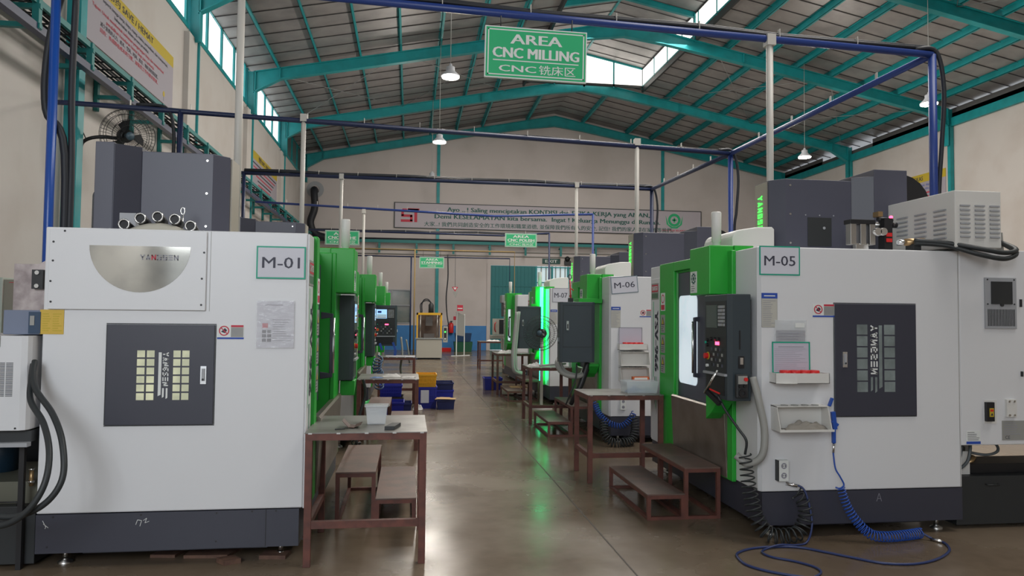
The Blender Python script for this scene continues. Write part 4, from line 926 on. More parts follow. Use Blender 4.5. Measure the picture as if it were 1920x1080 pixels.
f = Face((2.655, 5.105, 1.205), (1, 0, 0), (0, .02, 1)); mb = MB(); f.box(mb, 0, .30, 0, .23, -.002, .002, paperdim); obj('sheet', mb, None, t)
mb = MB(); rim(f, mb, 0, .30, 0, .235, .010, .002, .004, tealtape); obj('frame', mb, None, t); mb = MB(); f.lines(mb, .02, .28, .02, .19, 12, .003, inkgrey, .1); f.box(mb, .05, .25, .195, .20, .002, .003, inkgrey); obj('print', mb, None, t)
t = thing('document_sleeve', 'clear sleeve with a sheet stuck above the green-framed chart', 'document', (2.70, 5.11, 1.44))
f = Face((2.68, 5.112, 1.40)); mb = MB(); f.box(mb, .01, .24, .0, .125, -.001, .001, paperdim); obj('sheet', mb, None, t); mb = MB(); f.box(mb, 0, .25, -.02, .20, .001, .002, clearplast); f.box(mb, .16, .235, .145, .18, .002, .004, signwhite); obj('sleeve', mb, None, t)
mb = MB(); f.lines(mb, .03, .22, .05, .11, 3, .003, inkgrey); obj('print', mb, None, t)
# shelves on M-06
cup_shelf('white tray with red rims on the M-06 machine', 2.665, 1.20, 9.2, .36)
shelf_rack('upper white open shelf on the M-06 machine, empty', 2.68, 1.0, 9.2, .95)
shelf_rack('lower white open shelf on the M-06 machine with an orange box', 2.68, .80, 9.2, .95)
t = thing('chart_frame', 'lilac sheet in a dark frame above the red-rimmed tray of the M-06 machine', 'chart', (2.68, 9.19, 1.26))
f = Face((2.68, 9.185, 1.27)); mb = MB(); f.box(mb, 0, .31, 0, .21, -.002, .002, paperdim); obj('sheet', mb, None, t); mb = MB(); rim(f, mb, 0, .31, 0, .215, .008, .002, .004, inkgrey); obj('frame', mb, None, t)
t = thing('parts_box', 'small orange and white carton on the lower shelf of the M-06 machine', 'box', (2.95, 9.12, .802))
obj('carton', MB().box(2.83, 3.04, 9.06, 9.12, .802, .86, mat('orange_print', (.62, .13, .03), .6)), None, t); obj('carton_label', MB().box(2.85, 3.02, 9.058, 9.06, .825, .85, signwhite), None, t)
# ================================================================== tables and steps
def table(lb, x0, x1, y0, y1, h=.85, foot=.0, low=.24, side='l'):
    t = thing('work_table', lb, 'table', ((x0+x1)/2, (y0+y1)/2, 0), 0, 'red-brown framed work tables')
    k = .045
    for x in (x0, x1-k):
        for y in (y0, y1-k): obj('leg', MB().box(x, x+k, y, y+k, 0, h-.05), rust, t, .002)
    obj('apron', MB().box(x0, x1, y0, y0+k, h-.05, h-.006).box(x0, x1, y1-k, y1, h-.05, h-.006).box(x0, x0+k, y0+k, y1-k, h-.05, h-.006).box(x1-k, x1, y0+k, y1-k, h-.05, h-.006), rust, t)
    obj('lower_rail', MB().box(x0+k, x1-k, y0+.004, y0+k-.004, low, low+k).box(x0+.004, x0+k-.004, y0+k, y1-k, low, low+k).box(x1-k+.004, x1-.004, y0+k, y1-k, low, low+k), rust, t)
    obj('tabletop', MB().box(x0-.004, x1+.004, y0-.004, y1+.004, h-.006, h), ttop, t)
    mb = MB(); n = 5
    for i in range(n): x = x0+.03+(x1-x0-.06)*i/(n-1); mb.box(x-.012, x+.012, y0-.006, y0-.003, h-.010, h-.001)
    obj('weld_spot', mb, steel, t)
    return t
table('nearest work table on the left, holding a clear plastic box', -.645, .125, 4.85, 5.66)
table('second work table on the left, with rags on top, behind the nearest one', -.60, .125, 8.88, 9.72)
table('third work table on the left, in front of the lit control panel', -.55, .125, 13.6, 14.3)
table('work table at the right beside the brown steps, nearest on that side', 1.74, 2.50, 7.0, 7.62)
table('work table between the M-06 pendant and the aisle, second on the right', 1.80, 2.45, 10.9, 11.6)
table('work table third on the right, past the fan', 1.80, 2.5, 15.05, 16.0)
table('farthest work table on the right, in front of the manual mill', 2.15, 3.0, 22.5, 23.2)
def steps(lb, x0, d, y0, y1, hi=.41, lo=.205, n=1):
    # d=+1: higher step on the +x side. frame of square tube with two treads
    t = thing('step_platform', lb, 'steps', (x0, (y0+y1)/2, 0), 0, 'brown two-tread step platforms')
    xs = sorted((x0, x0+d*.31)); xh = sorted((x0+d*.31, x0+d*.61)); k = .03
    fr_ = MB()
    for (a, b), h in ((xs, lo), (xh, hi)):
        for x in (a, b-k):
            for y in (y0, y1-k): obj('leg', MB().box(x, x+k, y, y+k, 0, h-.012), rust, t)
            fr_.box(x+.001, x+k-.001, y0+k, y1-k, h-.04, h-.012); fr_.box(x+.001, x+k-.001, y0+k, y1-k, 0, .025)
        for y in (y0, y1-k): fr_.box(a+k, b-k, y+.001, y+k-.001, h-.04, h-.012); fr_.box(a+k, b-k, y+.001, y+k-.001, 0, .025)
    obj('frame', fr_, rust, t)
    obj('lower_tread', MB().box(xs[0], xs[1], y0, y1, lo-.012, lo), tread, t, .002)
    obj('upper_tread', MB().box(xh[0], xh[1], y0, y1, hi-.012, hi), tread, t, .002)
steps('brown two-step platform in front of the M-05 door, nearest on the right', 1.895, 1, 5.675, 6.80)
steps('brown two-step platform by the M-06 machine, under the swung panel', 1.87, 1, 9.75, 10.88)
steps('brown two-step platform by the M-07 machine, beside the blue crate', 1.87, 1, 13.85, 14.98)
steps('dark two-step platform seen through the nearest left table', .075, -1, 5.75, 6.95)
steps('brown two-step platform behind the second left table', .075, -1, 9.9, 11.0)
# ================================================================== things on the tables
t = thing('plastic_box', 'clear plastic box with a lid holding a folded paper on the nearest left table', 'box', (-.17, 5.25, .85))
mb = MB(); x0, x1, y0, y1, z = -.287, -.140, 5.17, 5.29, .851
def tub(mb, x0, x1, y0, y1, z, h, th, fl, m=None):       # open tapered tub
    a = fl
    o = [(x0+a, y0+a), (x1-a, y0+a), (x1-a, y1-a), (x0+a, y1-a)]; p = [(x0, y0), (x1, y0), (x1, y1), (x0, y1)]
    i_ = [(x0+a+th, y0+a+th), (x1-a-th, y0+a+th), (x1-a-th, y1-a-th), (x0+a+th, y1-a-th)]; q = [(x0+th, y0+th), (x1-th, y0+th), (x1-th, y1-th), (x0+th, y1-th)]
    V = [(*c, z) for c in o]+[(*c, z+h) for c in p]+[(*c, z+th) for c in i_]+[(*c, z+h) for c in q]
    F_ = [(3, 2, 1, 0), (8, 9, 10, 11)]+[(k, (k+1) % 4, 4+(k+1) % 4, 4+k) for k in range(4)]+[(8+(k+1) % 4, 8+k, 12+k, 12+(k+1) % 4) for k in range(4)]+[(4+k, 4+(k+1) % 4, 12+(k+1) % 4, 12+k) for k in range(4)]
    return mb.add(V, F_, m)
obj('tub', tub(mb, x0, x1, y0, y1, z, .12, .003, .012), clearplast, t)
obj('lid', MB().box(x0-.008, x1+.008, y0-.008, y1+.008, z+.12, z+.132), clearplast, t, .003)
rag('folded white paper lying inside the clear plastic box', -.213, 5.23, .856, .10, .08, .05, ragwhite, 8, 'folded_paper', 'paper')
mb = MB(); P = [(-.43, .045), (-.385, .003), (-.35, .003), (-.305, .025)]
for (a, b), (c, d) in zip(P, P[1:]): mb.add([(a, 5.02, .852+b), (c, 5.0, .852+d), (c, 5.12, .852+d), (a, 5.15, .852+b), (a, 5.02, .856+b), (c, 5.0, .856+d), (c, 5.12, .856+d), (a, 5.15, .856+b)], [(0, 3, 2, 1), (4, 5, 6, 7), (0, 1, 5, 4), (1, 2, 6, 5), (2, 3, 7, 6), (3, 0, 4, 7)])
tag(obj('bent_sheet', mb, mat('rusty_sheet', (.10, .055, .045), .55)), 'bent dark metal sheet on the nearest left table', 'metal sheet')
mb = MB().prism([(-.15, 4.93), (-.085, 4.93), (-.045, 5.10), (-.105, 5.10)], 'z', .851, .875); tag(obj('metal_block', mb, dark, bevel=.002), 'dark rectangular metal block on the nearest left table', 'metal block')
tag(obj('thin_rod', MB().cyl((-.47, 4.95, .855), (-.41, 4.985, .855), .004, n=6), dark), 'short thin rod lying at the left of the nearest left table', 'rod')
rag('white crumpled cloth on the second left table', -.20, 9.25, .851, .22, .2, .05, ragwhite, 5)
rag('small white cloth at the right edge of the second left table', .0, 9.1, .851, .16, .12, .02, ragwhite, 6)
rag('blue cloth at the left of the second left table', -.38, 9.05, .851, .14, .1, .02, ragblue, 7)
for i, (x, y, w_, d_, lb) in enumerate(((-.25, 13.9, .34, .22, 'flat white papers on the third left table'), (.02, 13.8, .18, .25, 'white sheet at the right of the third left table'))):
    tag(obj('paper_sheet', MB().box(x-w_/2, x+w_/2, y-d_/2, y+d_/2, .851, .858), paper), lb, 'paper')
t = thing('plastic_bag', 'clear plastic tub of blue rags on the nearest right table', 'tub', (2.36, 7.3, .85))
obj('tub', tub(MB(), 2.16, 2.49, 7.12, 7.36, .851, .12, .003, .012), clearplast, t)
rag('blue crumpled rag in the clear tub on the right table, left one', 2.27, 7.24, .857, .16, .14, .08, ragblue, 9)
rag('pale blue crumpled rag in the clear tub on the right table, right one', 2.40, 7.25, .857, .14, .14, .055, mat('pale_blue_rag', (.33, .42, .52), .85), 10)
rag('white cloth at the left end of the table by the green light bar', 1.92, 11.2, .851, .2, .18, .07, ragwhite, 11)
tag(obj('white_tube', MB().cyl((1.98, 11.05, .87), (2.42, 11.2, .89), .015, n=8), whitepipe), 'white tube lying across the table by the green light bar', 'tube')
rag('white cloth on the third right table', 2.02, 15.3, .851, .3, .25, .09, ragwhite, 12)
rag('white cloth on the farthest right table', 2.6, 22.8, .851, .4, .25, .06, ragwhite, 13)
# ================================================================== crates on the floor
def crate(lb, x0, x1, y0, y1, z, h, m, lattice=True, nm='crate'):
    t = thing(nm, lb, 'crate', ((x0+x1)/2, (y0+y1)/2, z), 0, 'plastic crates on the workshop floor')
    obj('crate_body', tub(MB(), x0, x1, y0, y1, z+.001, h, .008, .012, m), None, t)
    mb = MB(); rim_ = h-.03
    for q in ((x0-.008, x1+.008, y0-.008, y0), (x0-.008, x1+.008, y1, y1+.008), (x0-.008, x0, y0, y1), (x1, x1+.008, y0, y1)): mb.box(*q, z+rim_, z+h)
    obj('rim', mb, m, t)
    if lattice:
        mb = MB(); n = 9
        for i in range(n): x = x0+.03+(x1-x0-.06)*i/(n-1); mb.box(x-.005, x+.005, y0-.004, y0+.012, z+.03, z+h-.03)
        for zz in (.3, .6): mb.box(x0+.012, x1-.012, y0-.003, y0+.010, z+h*zz, z+h*zz+.008)
        obj('side_rib', mb, m, t)
    return t
crate('blue crate standing on the floor in the aisle under the yellow crate', .17, .50, 12.9, 13.4, 0, .37, cratebl)
crate('yellow crate stacked on top of the blue crate in the aisle', .15, .49, 12.9, 13.38, .372, .22, crateye)
crate('long blue crate behind the stacked yellow crate, lower one', .42, .86, 14.1, 14.6, 0, .20, cratebl, False)
crate('long blue crate behind the stacked yellow crate, upper one', .42, .86, 14.1, 14.6, .202, .14, cratedk, False)
crate('dark blue tray in front on the floor, covered by cardboard', .50, .80, 12.75, 13.1, 0, .17, cratedk, False)
tag(obj('cardboard_sheet', MB().prism([(.46, 12.76), (.80, 12.72), (.84, 12.92), (.62, 13.08), (.50, 13.05)], 'z', .173, .178).prism([(.50, 12.74), (.72, 12.70), (.74, 13.0), (.56, 13.05)], 'z', .180, .184), card), 'torn cardboard sheets lying on the dark blue tray', 'cardboard')
tag(obj('paper_note', MB().box(.22, .36, 12.885, 12.89, .10, .32), paper), 'white paper note hanging on the front of the blue aisle crate', 'paper')
rag('white plastic bag slumped at the left foot of the aisle crate', .17, 12.78, .001, .16, .16, .12, ragwhite, 21, 'plastic_bag', 'bag')
crate('blue crate with ribs behind the second left table', -.47, -.10, 12.45, 12.9, .255, .20, cratebl)
crate('large dark box under the ribbed blue crate', -.47, -.08, 12.4, 12.9, 0, .25, mat('dark_box', (.02, .015, .015), .6), False)
crate('tilted bright blue crate in front, left of the aisle crate', -.44, -.06, 11.35, 11.8, 0, .29, cratebl, False)
crate('small dark blue box beside the tilted blue crate', -.10, .06, 12.0, 12.4, 0, .20, cratedk, False)
crate('blue crate on the floor by the third right table', 1.66, 2.05, 16.06, 16.5, 0, .26, cratebl, False)
tag(obj('cardboard_sheet', MB().box(2.02, 2.35, 14.4, 14.8, .207, .212), card), 'yellowish cardboard on the low tread of the step platform by the M-07 machine', 'cardboard')
rag('green plastic bag lying left of the blue crates', -.55, 11.6, .25, .35, .3, .08, mat('green_bag', (.02, .38, .08), .5), 22, 'plastic_bag', 'bag')
tag(obj('grey_box', MB().box(-.85, -.49, 11.4, 11.85, 0, .25), mat('grey_carton', (.22, .21, .17), .7), bevel=.004), 'grey board box left of the tilted blue crate', 'box')
# ================================================================== back of the hall
t = thing('hydraulic_press', 'stamping press with a yellow guard cage on a grey base near the back wall', 'press', (.75, 28, 0))
obj('base_cabinet', MB().box(.28, 1.23, 27.6, 28.5, .06, .76).box(.34, 1.17, 27.65, 28.45, 0, .06, black), beige, t, .006)
obj('press_table', MB().box(.25, 1.26, 27.56, 28.54, .76, .80), steel, t)
mb = MB()
for x in (.28, 1.18):
    for y in (27.62, 28.42): mb.box(x, x+.05, y, y+.05, .8, 1.72)
mb.box(.28, 1.23, 27.62, 27.67, 1.66, 1.74).box(.28, 1.23, 28.42, 28.47, 1.66, 1.74).box(.28, .33, 27.62, 28.47, 1.66, 1.74).box(1.18, 1.23, 27.62, 28.47, 1.66, 1.74)
obj('guard_frame', mb, yellow, t)
mb = MB()
for k in range(9):
    for s in (-1, 1):
        x = .33+k*.095; mb.bar((x if s > 0 else 1.18-k*.095, 28.44, 1.15), ((x+.5 if x+.5 < 1.18 else 1.18) if s > 0 else max(.33, 1.18-k*.095-.5), 28.44, 1.65), .014, .006)
obj('guard_mesh', mb, yellow, t)
mb = MB()
for x in (.42, 1.05): mb.cyl((x, 27.75, .8), (x, 27.75, 1.66), .022, n=10, m=steel)
obj('guide_column', mb, None, t)
obj('ram', MB().box(.62, .88, 27.9, 28.15, 1.25, 1.6).box(.55, .95, 27.85, 28.2, .80, .95).box(.35, 1.15, 28.3, 28.4, .8, 1.66, mat('brown_back', (.12, .08, .06), .7)), mat('grey_tooling', (.10, .09, .085), .5), t)
obj('cylinder', MB().lathe((.82, 28, 1.68), [(0, 0), (.10, 0), (.10, .36), (.07, .40), (.05, .44), (0, .44)], 18), dark, t)
mb = MB().box(.4, .5, 27.95, 28.05, 1.74, 1.80, dark)
for k in (0, .05): mb.tube(sm([(.43+k, 28, 1.8), (.42+k, 28, 2.05), (.55, 28, 2.18+k), (.70, 28, 2.20+k), (.82, 28, 2.12)]), .02, 6, cable)
obj('hydraulic_hose', mb, None, t)
obj('control_box', MB().box(1.27, 1.44, 27.6, 27.75, .64, 1.24, beige).box(1.30, 1.40, 27.592, 27.6, .72, 1.18, dark).box(1.32, 1.37, 27.588, 27.592, 1.0, 1.06, greenled).box(1.31, 1.38, 27.588, 27.592, .74, .80, signwhite), None, t)
t = thing('notice_board', 'narrow white notice board on a stand right of the stamping press', 'notice board', (2.1, 30, 0))
obj('board', MB().add([(1.90, 29.9, .86), (2.26, 30.2, .80), (2.26, 30.2, 1.66), (1.90, 29.9, 1.80), (1.89, 29.92, .86), (2.25, 30.22, .80), (2.25, 30.22, 1.66), (1.89, 29.92, 1.80)], [(0, 1, 2, 3), (7, 6, 5, 4), (0, 4, 5, 1), (1, 5, 6, 2), (2, 6, 7, 3), (3, 7, 4, 0)]), hose_grey, t)
obj('stand', MB().box(1.90, 1.94, 29.9, 29.94, 0, 1.8).box(2.24, 2.28, 30.2, 30.24, 0, 1.72).bar((1.7, 29.8, .015), (2.1, 30.1, .015), .04, .03).bar((2.1, 30.1, .015), (2.5, 30.4, .015), .04, .03), signwhite, t)
tag(obj('red_sign', MB().box(1.92, 2.16, 29.8, 29.81, 1.84, 2.08, inkred).box(1.94, 2.14, 29.795, 29.8, 1.92, 1.96, signwhite).box(1.94, 1.97, 29.8, 29.83, .9, 1.84, hose_grey), None), 'small red and white sign standing above the notice board', 'sign')
mb = MB().prism([(1.76, 2.86), (2.03, 2.86), (1.90, 2.66)], 'y', 30.96, 30.97, inkred).prism([(1.80, 2.66), (2.03, 2.66), (1.92, 2.40)], 'y', 30.95, 30.96, hose_grey).prism([(1.82, 2.83), (1.97, 2.83), (1.90, 2.73)], 'y', 30.955, 30.96, signwhite).cyl((1.9, 30.97, 2.86), (1.9, 30.97, 4.4), .008, n=5, m=dark)
tag(obj('triangle_sign', mb), 'red and grey triangular sign hanging on a wire near the back wall', 'sign')
t = thing('fire_extinguisher', 'red fire extinguisher on the blue part of the back wall', 'fire extinguisher', (2.0, 35.3, .85))
obj('bottle', MB().lathe((2.0, 35.375, .82), [(0, 0), (.11, 0), (.12, .03), (.12, .40), (.08, .48), (.03, .50), (.03, .52), (0, .52)], 16), red, t)
obj('valve', MB().box(1.96, 2.06, 35.25, 35.31, 1.34, 1.40).tube(sm([(1.95, 35.25, 1.37), (1.85, 35.22, 1.25), (1.86, 35.2, 1.0)]), .015, 6), black, t)
tag(obj('wall_notice', MB().box(1.35, 1.62, YB-.02, YB-.013, 1.40, 1.68, paper)), 'small white notice on the back wall left of the extinguisher', 'notice')
tag(obj('wall_notice', MB().box(2.12, 2.3, YB-.02, YB-.013, 1.45, 1.62, inkred)), 'small red notice on the back wall above the extinguisher', 'notice')
for lb, x0, x1, z0, z1, m in (('dark green bin on the floor behind the notice board, lower part of a stack', 2.05, 2.9, 0, .45, mat('bin_green', (.015, .10, .05), .5)), ('dark blue bin stacked on the green bin behind the notice board', 2.10, 2.85, .46, .85, mat('bin_blue', (.015, .05, .13), .5))):
    obj_ = tub(MB(), x0, x1, 33.6, 34.3, z0+.001, z1-z0, .02, .05, m); tag(obj('storage_bin', obj_), lb, 'bin', 'bins behind the notice board')
tag(obj('red_tray', tub(MB(), 1.3, 1.95, 33.9, 34.3, .001, .16, .015, .02, red)), 'low red tray on the floor right of the stamping press', 'tray')
t = thing('exit_sign', 'small dark exit sign on the back wall above the barred opening', 'sign', (6.9, YB, 4.2))
f = Face((6.45, YB-.03, 4.25)); mb = MB(); f.box(mb, 0, .9, 0, .26, -.03, 0, mat('exit_green_dark', (.01, .07, .06), .5)); obj('housing', mb, None, t); mb = MB(); f.text(mb, 'EXIT', .45, .06, .14, .003, signwhite, wd=.6, al='c', bold=.03); obj('lettering', mb, None, t)
t = thing('emergency_lamp', 'twin-head emergency lamp beside the exit sign', 'lamp', (7.8, YB, 4.3))
obj('battery_box', MB().box(7.55, 8.15, YB-.14, YB-.02, 4.2, 4.42), dark, t)
for x in (7.68, 8.02): obj('lamp_head', MB().lathe((x, YB-.12, 4.5), [(0, 0), (.13, .02), (.13, .06), (.06, .14), (0, .15)], 14, None, (0, -1, 0)), black, t)
# grey manual mill beyond the M-07 panel
t = thing('manual_mill', 'old grey and cream manual milling machine at the far right of the aisle', 'milling machine', (2.9, 20.8, 0))
obj('pedestal', MB().box(2.72, 3.3, 20.5, 21.4, 0, .10).box(2.78, 3.2, 20.6, 21.3, .1, .8), mat('mill_dark', (.05, .055, .055), .5), t, .01)
obj('table_knee', MB().box(2.25, 3.5, 20.2, 20.55, 1.0, 1.1).box(2.6, 3.1, 20.2, 20.8, .7, 1.0), beige, t, .008)
obj('column', MB().box(2.85, 3.35, 20.9, 21.4, .8, 1.9), mat('mill_dark', ()), t, .02)
obj('guard_box', MB().box(2.28, 2.72, 20.1, 20.16, 1.12, 1.56, mat('cream_paint', (.52, .49, .42), .5)).box(2.46, 2.74, 20.09, 20.1, 1.14, 1.53, black).tube(sm([(2.36, 20.06, 1.46), (2.33, 20.02, 1.4), (2.33, 20.02, 1.26), (2.36, 20.06, 1.2)]), .014, 6, red), None, t)
obj('head', MB().box(2.6, 2.95, 20.3, 20.8, 1.62, 2.0).box(2.56, 2.84, 20.4, 20.8, 2.0, 2.22, mat('mill_grey', (.22, .23, .23), .5)), mat('mill_dark', ()), t, .02)
mb = MB(); n = 14
f = Face((2.95, 20.2, 1.45)); mb.tube([f.P(.02-.30*math.cos(a), .32*math.sin(a), 0) for a in [PI*.1+k*PI*.55/10 for k in range(11)]], .035, 8); obj('curved_guard', mb, hose_grey, t)
# ================================================================== fans
def fan(lb, cat, c, ax, R, m=black, br=.62):
    t = thing('wall_fan' if cat == 'w' else 'pedestal_fan', lb, 'fan', c); ax = Vector(ax).normalized(); c = Vector(c)
    u = Vector((0, 0, 1)); u = (u-ax*u.dot(ax)).normalized(); v = ax.cross(u)
    cg = MB()
    for r, h in ((R, 0), (R*.98, .03), (R*.82, .075), (R*.62, .10), (R*.4, .115), (R*.82, -.06), (R*.5, -.09)):
        cg.tube([c+ax*h+(u*math.cos(2*PI*k/36)+v*math.sin(2*PI*k/36))*r for k in range(36)], R*.011, 5, None, True)
    for k in range(60):
        a = 2*PI*k/44; d = u*math.cos(a)+v*math.sin(a); a2 = a+.35; d2 = u*math.cos(a2)+v*math.sin(a2)
        cg.tube([c+d2*R*.15+ax*.12, c+(d2*.5+d*.5)*R*.5+ax*.11, c+d*R*.85+ax*.07, c+d*R], R*.006, 4)
        cg.tube([c+d*R*.15-ax*.10, c+d*R*.55-ax*.085, c+d*R*.85-ax*.05, c+d*R], R*.005, 4)
    obj('cage', cg, m, t)
    obj('hub', MB().lathe(c, [(0, .125), (R*.16, .12), (R*.16, .10), (R*.1, .05), (R*.1, -.05)], 18, None, ax), mat('hub_badge', (.06, .10, .13), .4), t)
    for k in range(3):
        a = 2*PI*k/3; d = u*math.cos(a)+v*math.sin(a); e = u*math.cos(a+.8)+v*math.sin(a+.8)
        obj('blade', MB().add([c+d*R*.12+ax*.03, c+d*R*br+ax*.04, c+(d*.5+e*.5)*R*br*1.02+ax*.0, c+e*R*br*.8-ax*.04, c+e*R*.12-ax*.03], [(0, 1, 2, 3, 4)]), m, t)
    obj('motor', MB().lathe(c, [(0, -.30), (R*.22, -.28), (R*.27, -.20), (R*.27, -.10), (R*.15, -.08)], 18, None, ax), m, t)
    return t
fc_ = (-4.33, 11.9, 4.33)
t = fan('black caged fan on the left wall above the machine head', 'w', fc_, (.55, -.75, -.18), .40)
obj('wall_arm', MB().tube(sm([(-5.03, 11.95, 4.02), (-4.98, 11.93, 4.22), (-4.78, 12.0, 4.32), (-4.40, 12.1, 4.32)]), .028, 8).box(-5.09, -5.03, 11.87, 12.02, 3.88, 4.14), black, t)
obj('power_cord', MB().tube(sm([(-4.95, 11.93, 4.28), (-5.02, 11.9, 4.5), (-5.06, 11.9, 5.0)]), .008, 5), cable, t)
t = fan('black caged fan on a pale post beside the glowing green bar', 'p', (2.27, 12.6, 1.33), (-.35, -1, .05), .30, black, .30)
obj('post', MB().cyl((2.33, 12.8, 0), (2.33, 12.8, 1.3), .028, n=10, m=whitepipe).lathe((2.33, 12.8, 0), [(.20, 0), (.20, .02), (.04, .04)], 20, whitepipe), None, t)
# ================================================================== far left: chiller, tank, cabinet
t = thing('coolant_chiller', 'white coolant chiller with a grey grille at the left edge', 'chiller', (-2.75, 5.2, 0))
obj('housing', MB().prism([(-3.4, 4.9), (-2.36, 4.9), (-2.33, 4.915), (-2.32, 4.95), (-2.32, 5.6), (-3.4, 5.6)], 'z', .875, 1.455), white, t, .004)
f = Face((-3.4, 4.9, 0)); mb = MB()
for i in range(12):
    for j in range(28): 
        if i < 9 or 1: f.box(mb, .44+i*.047, .48+i*.047, 1.085+j*.0075, 1.0885+j*.0075, 0, .0015, dark)
obj('grille', mb, None, t)
mb = MB(); f.disc(mb, 1.02, .89, .006, 0, .003, black, 8); f.poly(mb, [(.86, 1.455), (.92, 1.455), (.92, 1.39), (.88, 1.33), (.86, 1.33)][::-1], 0, .006, hose_grey); f.disc(mb, .90, 1.43, .012, .006, .016, chrome); obj('bracket', mb, None, t)
obj('stand', MB().box(-3.4, -2.31, 4.95, 5.6, .80, .868, dark).box(-3.4, -2.31, 4.90, 4.95, .775, .80, grill), None, t)
for x in (-3.35, -2.40): obj('stand_leg', MB().box(x, x+.03, 5.0, 5.03, .0, .8), black, t)
t = thing('coolant_tank', 'black low coolant tank on the floor at the left edge', 'tank', (-2.8, 5.3, 0))
obj('tank', MB().box(-3.5, -2.315, 5.05, 5.9, .02, .38), dark, t, .004); obj('tank_top', MB().box(-3.0, -2.33, 5.12, 5.8, .38, .52), mat('tank_olive', (.12, .12, .09), .5), t, .004)
obj('pump', MB().cyl((-2.75, 5.5, .52), (-2.75, 5.5, .78), .10, n=16, m=mat('pump_blue', (.015, .04, .07), .45)), None, t)
obj('brass_valve', MB().cyl((-2.36, 5.08, .50), (-2.36, 5.08, .60), .013, n=10, m=bronze).cyl((-2.36, 5.08, .52), (-2.36, 5.08, .535), .02, n=10, m=chrome).cyl((-2.36, 5.08, .60), (-2.36, 5.08, .612), .018, n=8, m=chrome), None, t)
obj('lifting_handle', MB().tube([(-2.58, 5.04, .385), (-2.58, 5.04, .41), (-2.42, 5.04, .41), (-2.42, 5.04, .385)], .005, 6), black, t)
t = thing('motor_cover', 'blue-grey box standing on the chiller at the left edge', 'motor housing', (-2.4, 5.2, 1.46))
obj('cover', MB().box(-2.52, -2.30, 5.0, 5.3, 1.462, 1.615), mat('blue_grey_paint', (.16, .19, .27), .5), t, .004)
obj('dark_end', MB().box(-2.298, -2.292, 5.0, 5.3, 1.47, 1.60).box(-2.37, -2.30, 4.992, 5.0, 1.468, 1.605), mat('deep_blue', (.02, .05, .10), .4), t); obj('rating_plate', MB().box(-2.36, -2.335, 4.988, 4.992, 1.52, 1.58), hose_grey, t)
t = thing('coolant_hose', 'pair of thick black hoses looping in front of the M-01 machine', 'hose', (-2.3, 4.9, .5))
for k, P in enumerate(([(-2.42, 4.87, .62), (-2.05, 4.72, .30), (-2.0, 4.6, .36), (-1.93, 4.55, .60), (-2.02, 4.6, .86), (-2.2, 4.8, 1.05), (-2.3, 4.88, 1.15)], [(-2.6, 4.9, .50), (-2.3, 4.7, .33), (-2.05, 4.62, .37), (-1.87, 4.55, .55), (-1.92, 4.6, .85), (-2.12, 4.75, 1.02), (-2.29, 4.86, 1.18)])):
    pass
def hose_px(pts):                                         # bend points given as (x, y, z) in metres
    return sm([Vector(p) for p in pts], 8)
obj('hose', MB().tube(hose_px([(-2.62, 4.62, .62), (-2.40, 4.55, .50), (-2.20, 4.5, .455), (-2.02, 4.48, .52), (-1.93, 4.5, .66), (-1.97, 4.58, .85), (-2.08, 4.70, 1.0), (-2.22, 4.80, 1.13), (-2.27, 4.86, 1.22), (-2.29, 4.92, 1.3)]), .018, 10), blackrub, t)
obj('hose', MB().tube(hose_px([(-2.72, 4.60, .50), (-2.45, 4.52, .425), (-2.22, 4.46, .42), (-2.08, 4.44, .50), (-2.005, 4.46, .64), (-2.02, 4.54, .80), (-2.11, 4.66, .95), (-2.24, 4.78, 1.07), (-2.28, 4.86, 1.18), (-2.30, 4.92, 1.28)]), .018, 10), blackrub, t)
t = thing('electrical_enclosure', 'tall pale green electrical cabinet with a red lamp at the left edge', 'cabinet', (-4.3, 8.2, 0))
obj('cabinet_body', MB().box(-5.0, -4.05, 8.0, 8.6, 0, 1.95), palegreen, t, .006); obj('side_panel', MB().box(-4.05, -3.62, 8.02, 8.6, 0, 1.93), mat('olive_panel', (.20, .19, .15), .5), t, .004)
f = Face((-3.85, 8.02, 1.83)); mb = MB(); f.disc(mb, 0, 0, .028, 0, .03, redled); f.box(mb, -.15, .15, .07, .075, 0, .003, inkred); obj('indicator_lamp', mb, None, t)
mb = MB(); f.poly(mb, [(.03, -.42), (.15, -.42), (.15, -.26), (.03, -.26)], 0, .002, banneryel); f.poly(mb, [(.05, -.40), (.13, -.40), (.09, -.33)], .002, .003, ink); obj('warning_sticker', mb, None, t)
# wood under the left machine
for lb, P, h in (('small rough wood block on the floor in front of the M-01 machine', [(-1.21, 5.02), (-1.14, 4.94), (-1.05, 4.99), (-1.11, 5.07)], .03),
                 ('flat wood piece lying half under the M-01 machine, left one', [(-1.66, 5.16), (-1.50, 5.14), (-1.46, 5.32), (-1.6, 5.36)], .02),
                 ('longer flat wood plank under the M-01 machine, right one', [(-1.44, 5.12), (-1.16, 5.10), (-1.10, 5.3), (-1.42, 5.36)], .02),
                 ('brown wood piece under the M-01 machine beside the table leg', [(-.95, 5.05), (-.78, 5.03), (-.76, 5.14), (-.93, 5.16)], .025)):
    tag(obj('wood_block', MB().prism(P, 'z', .0, h), wood), lb, 'wood block', 'wood pieces at the left machine')
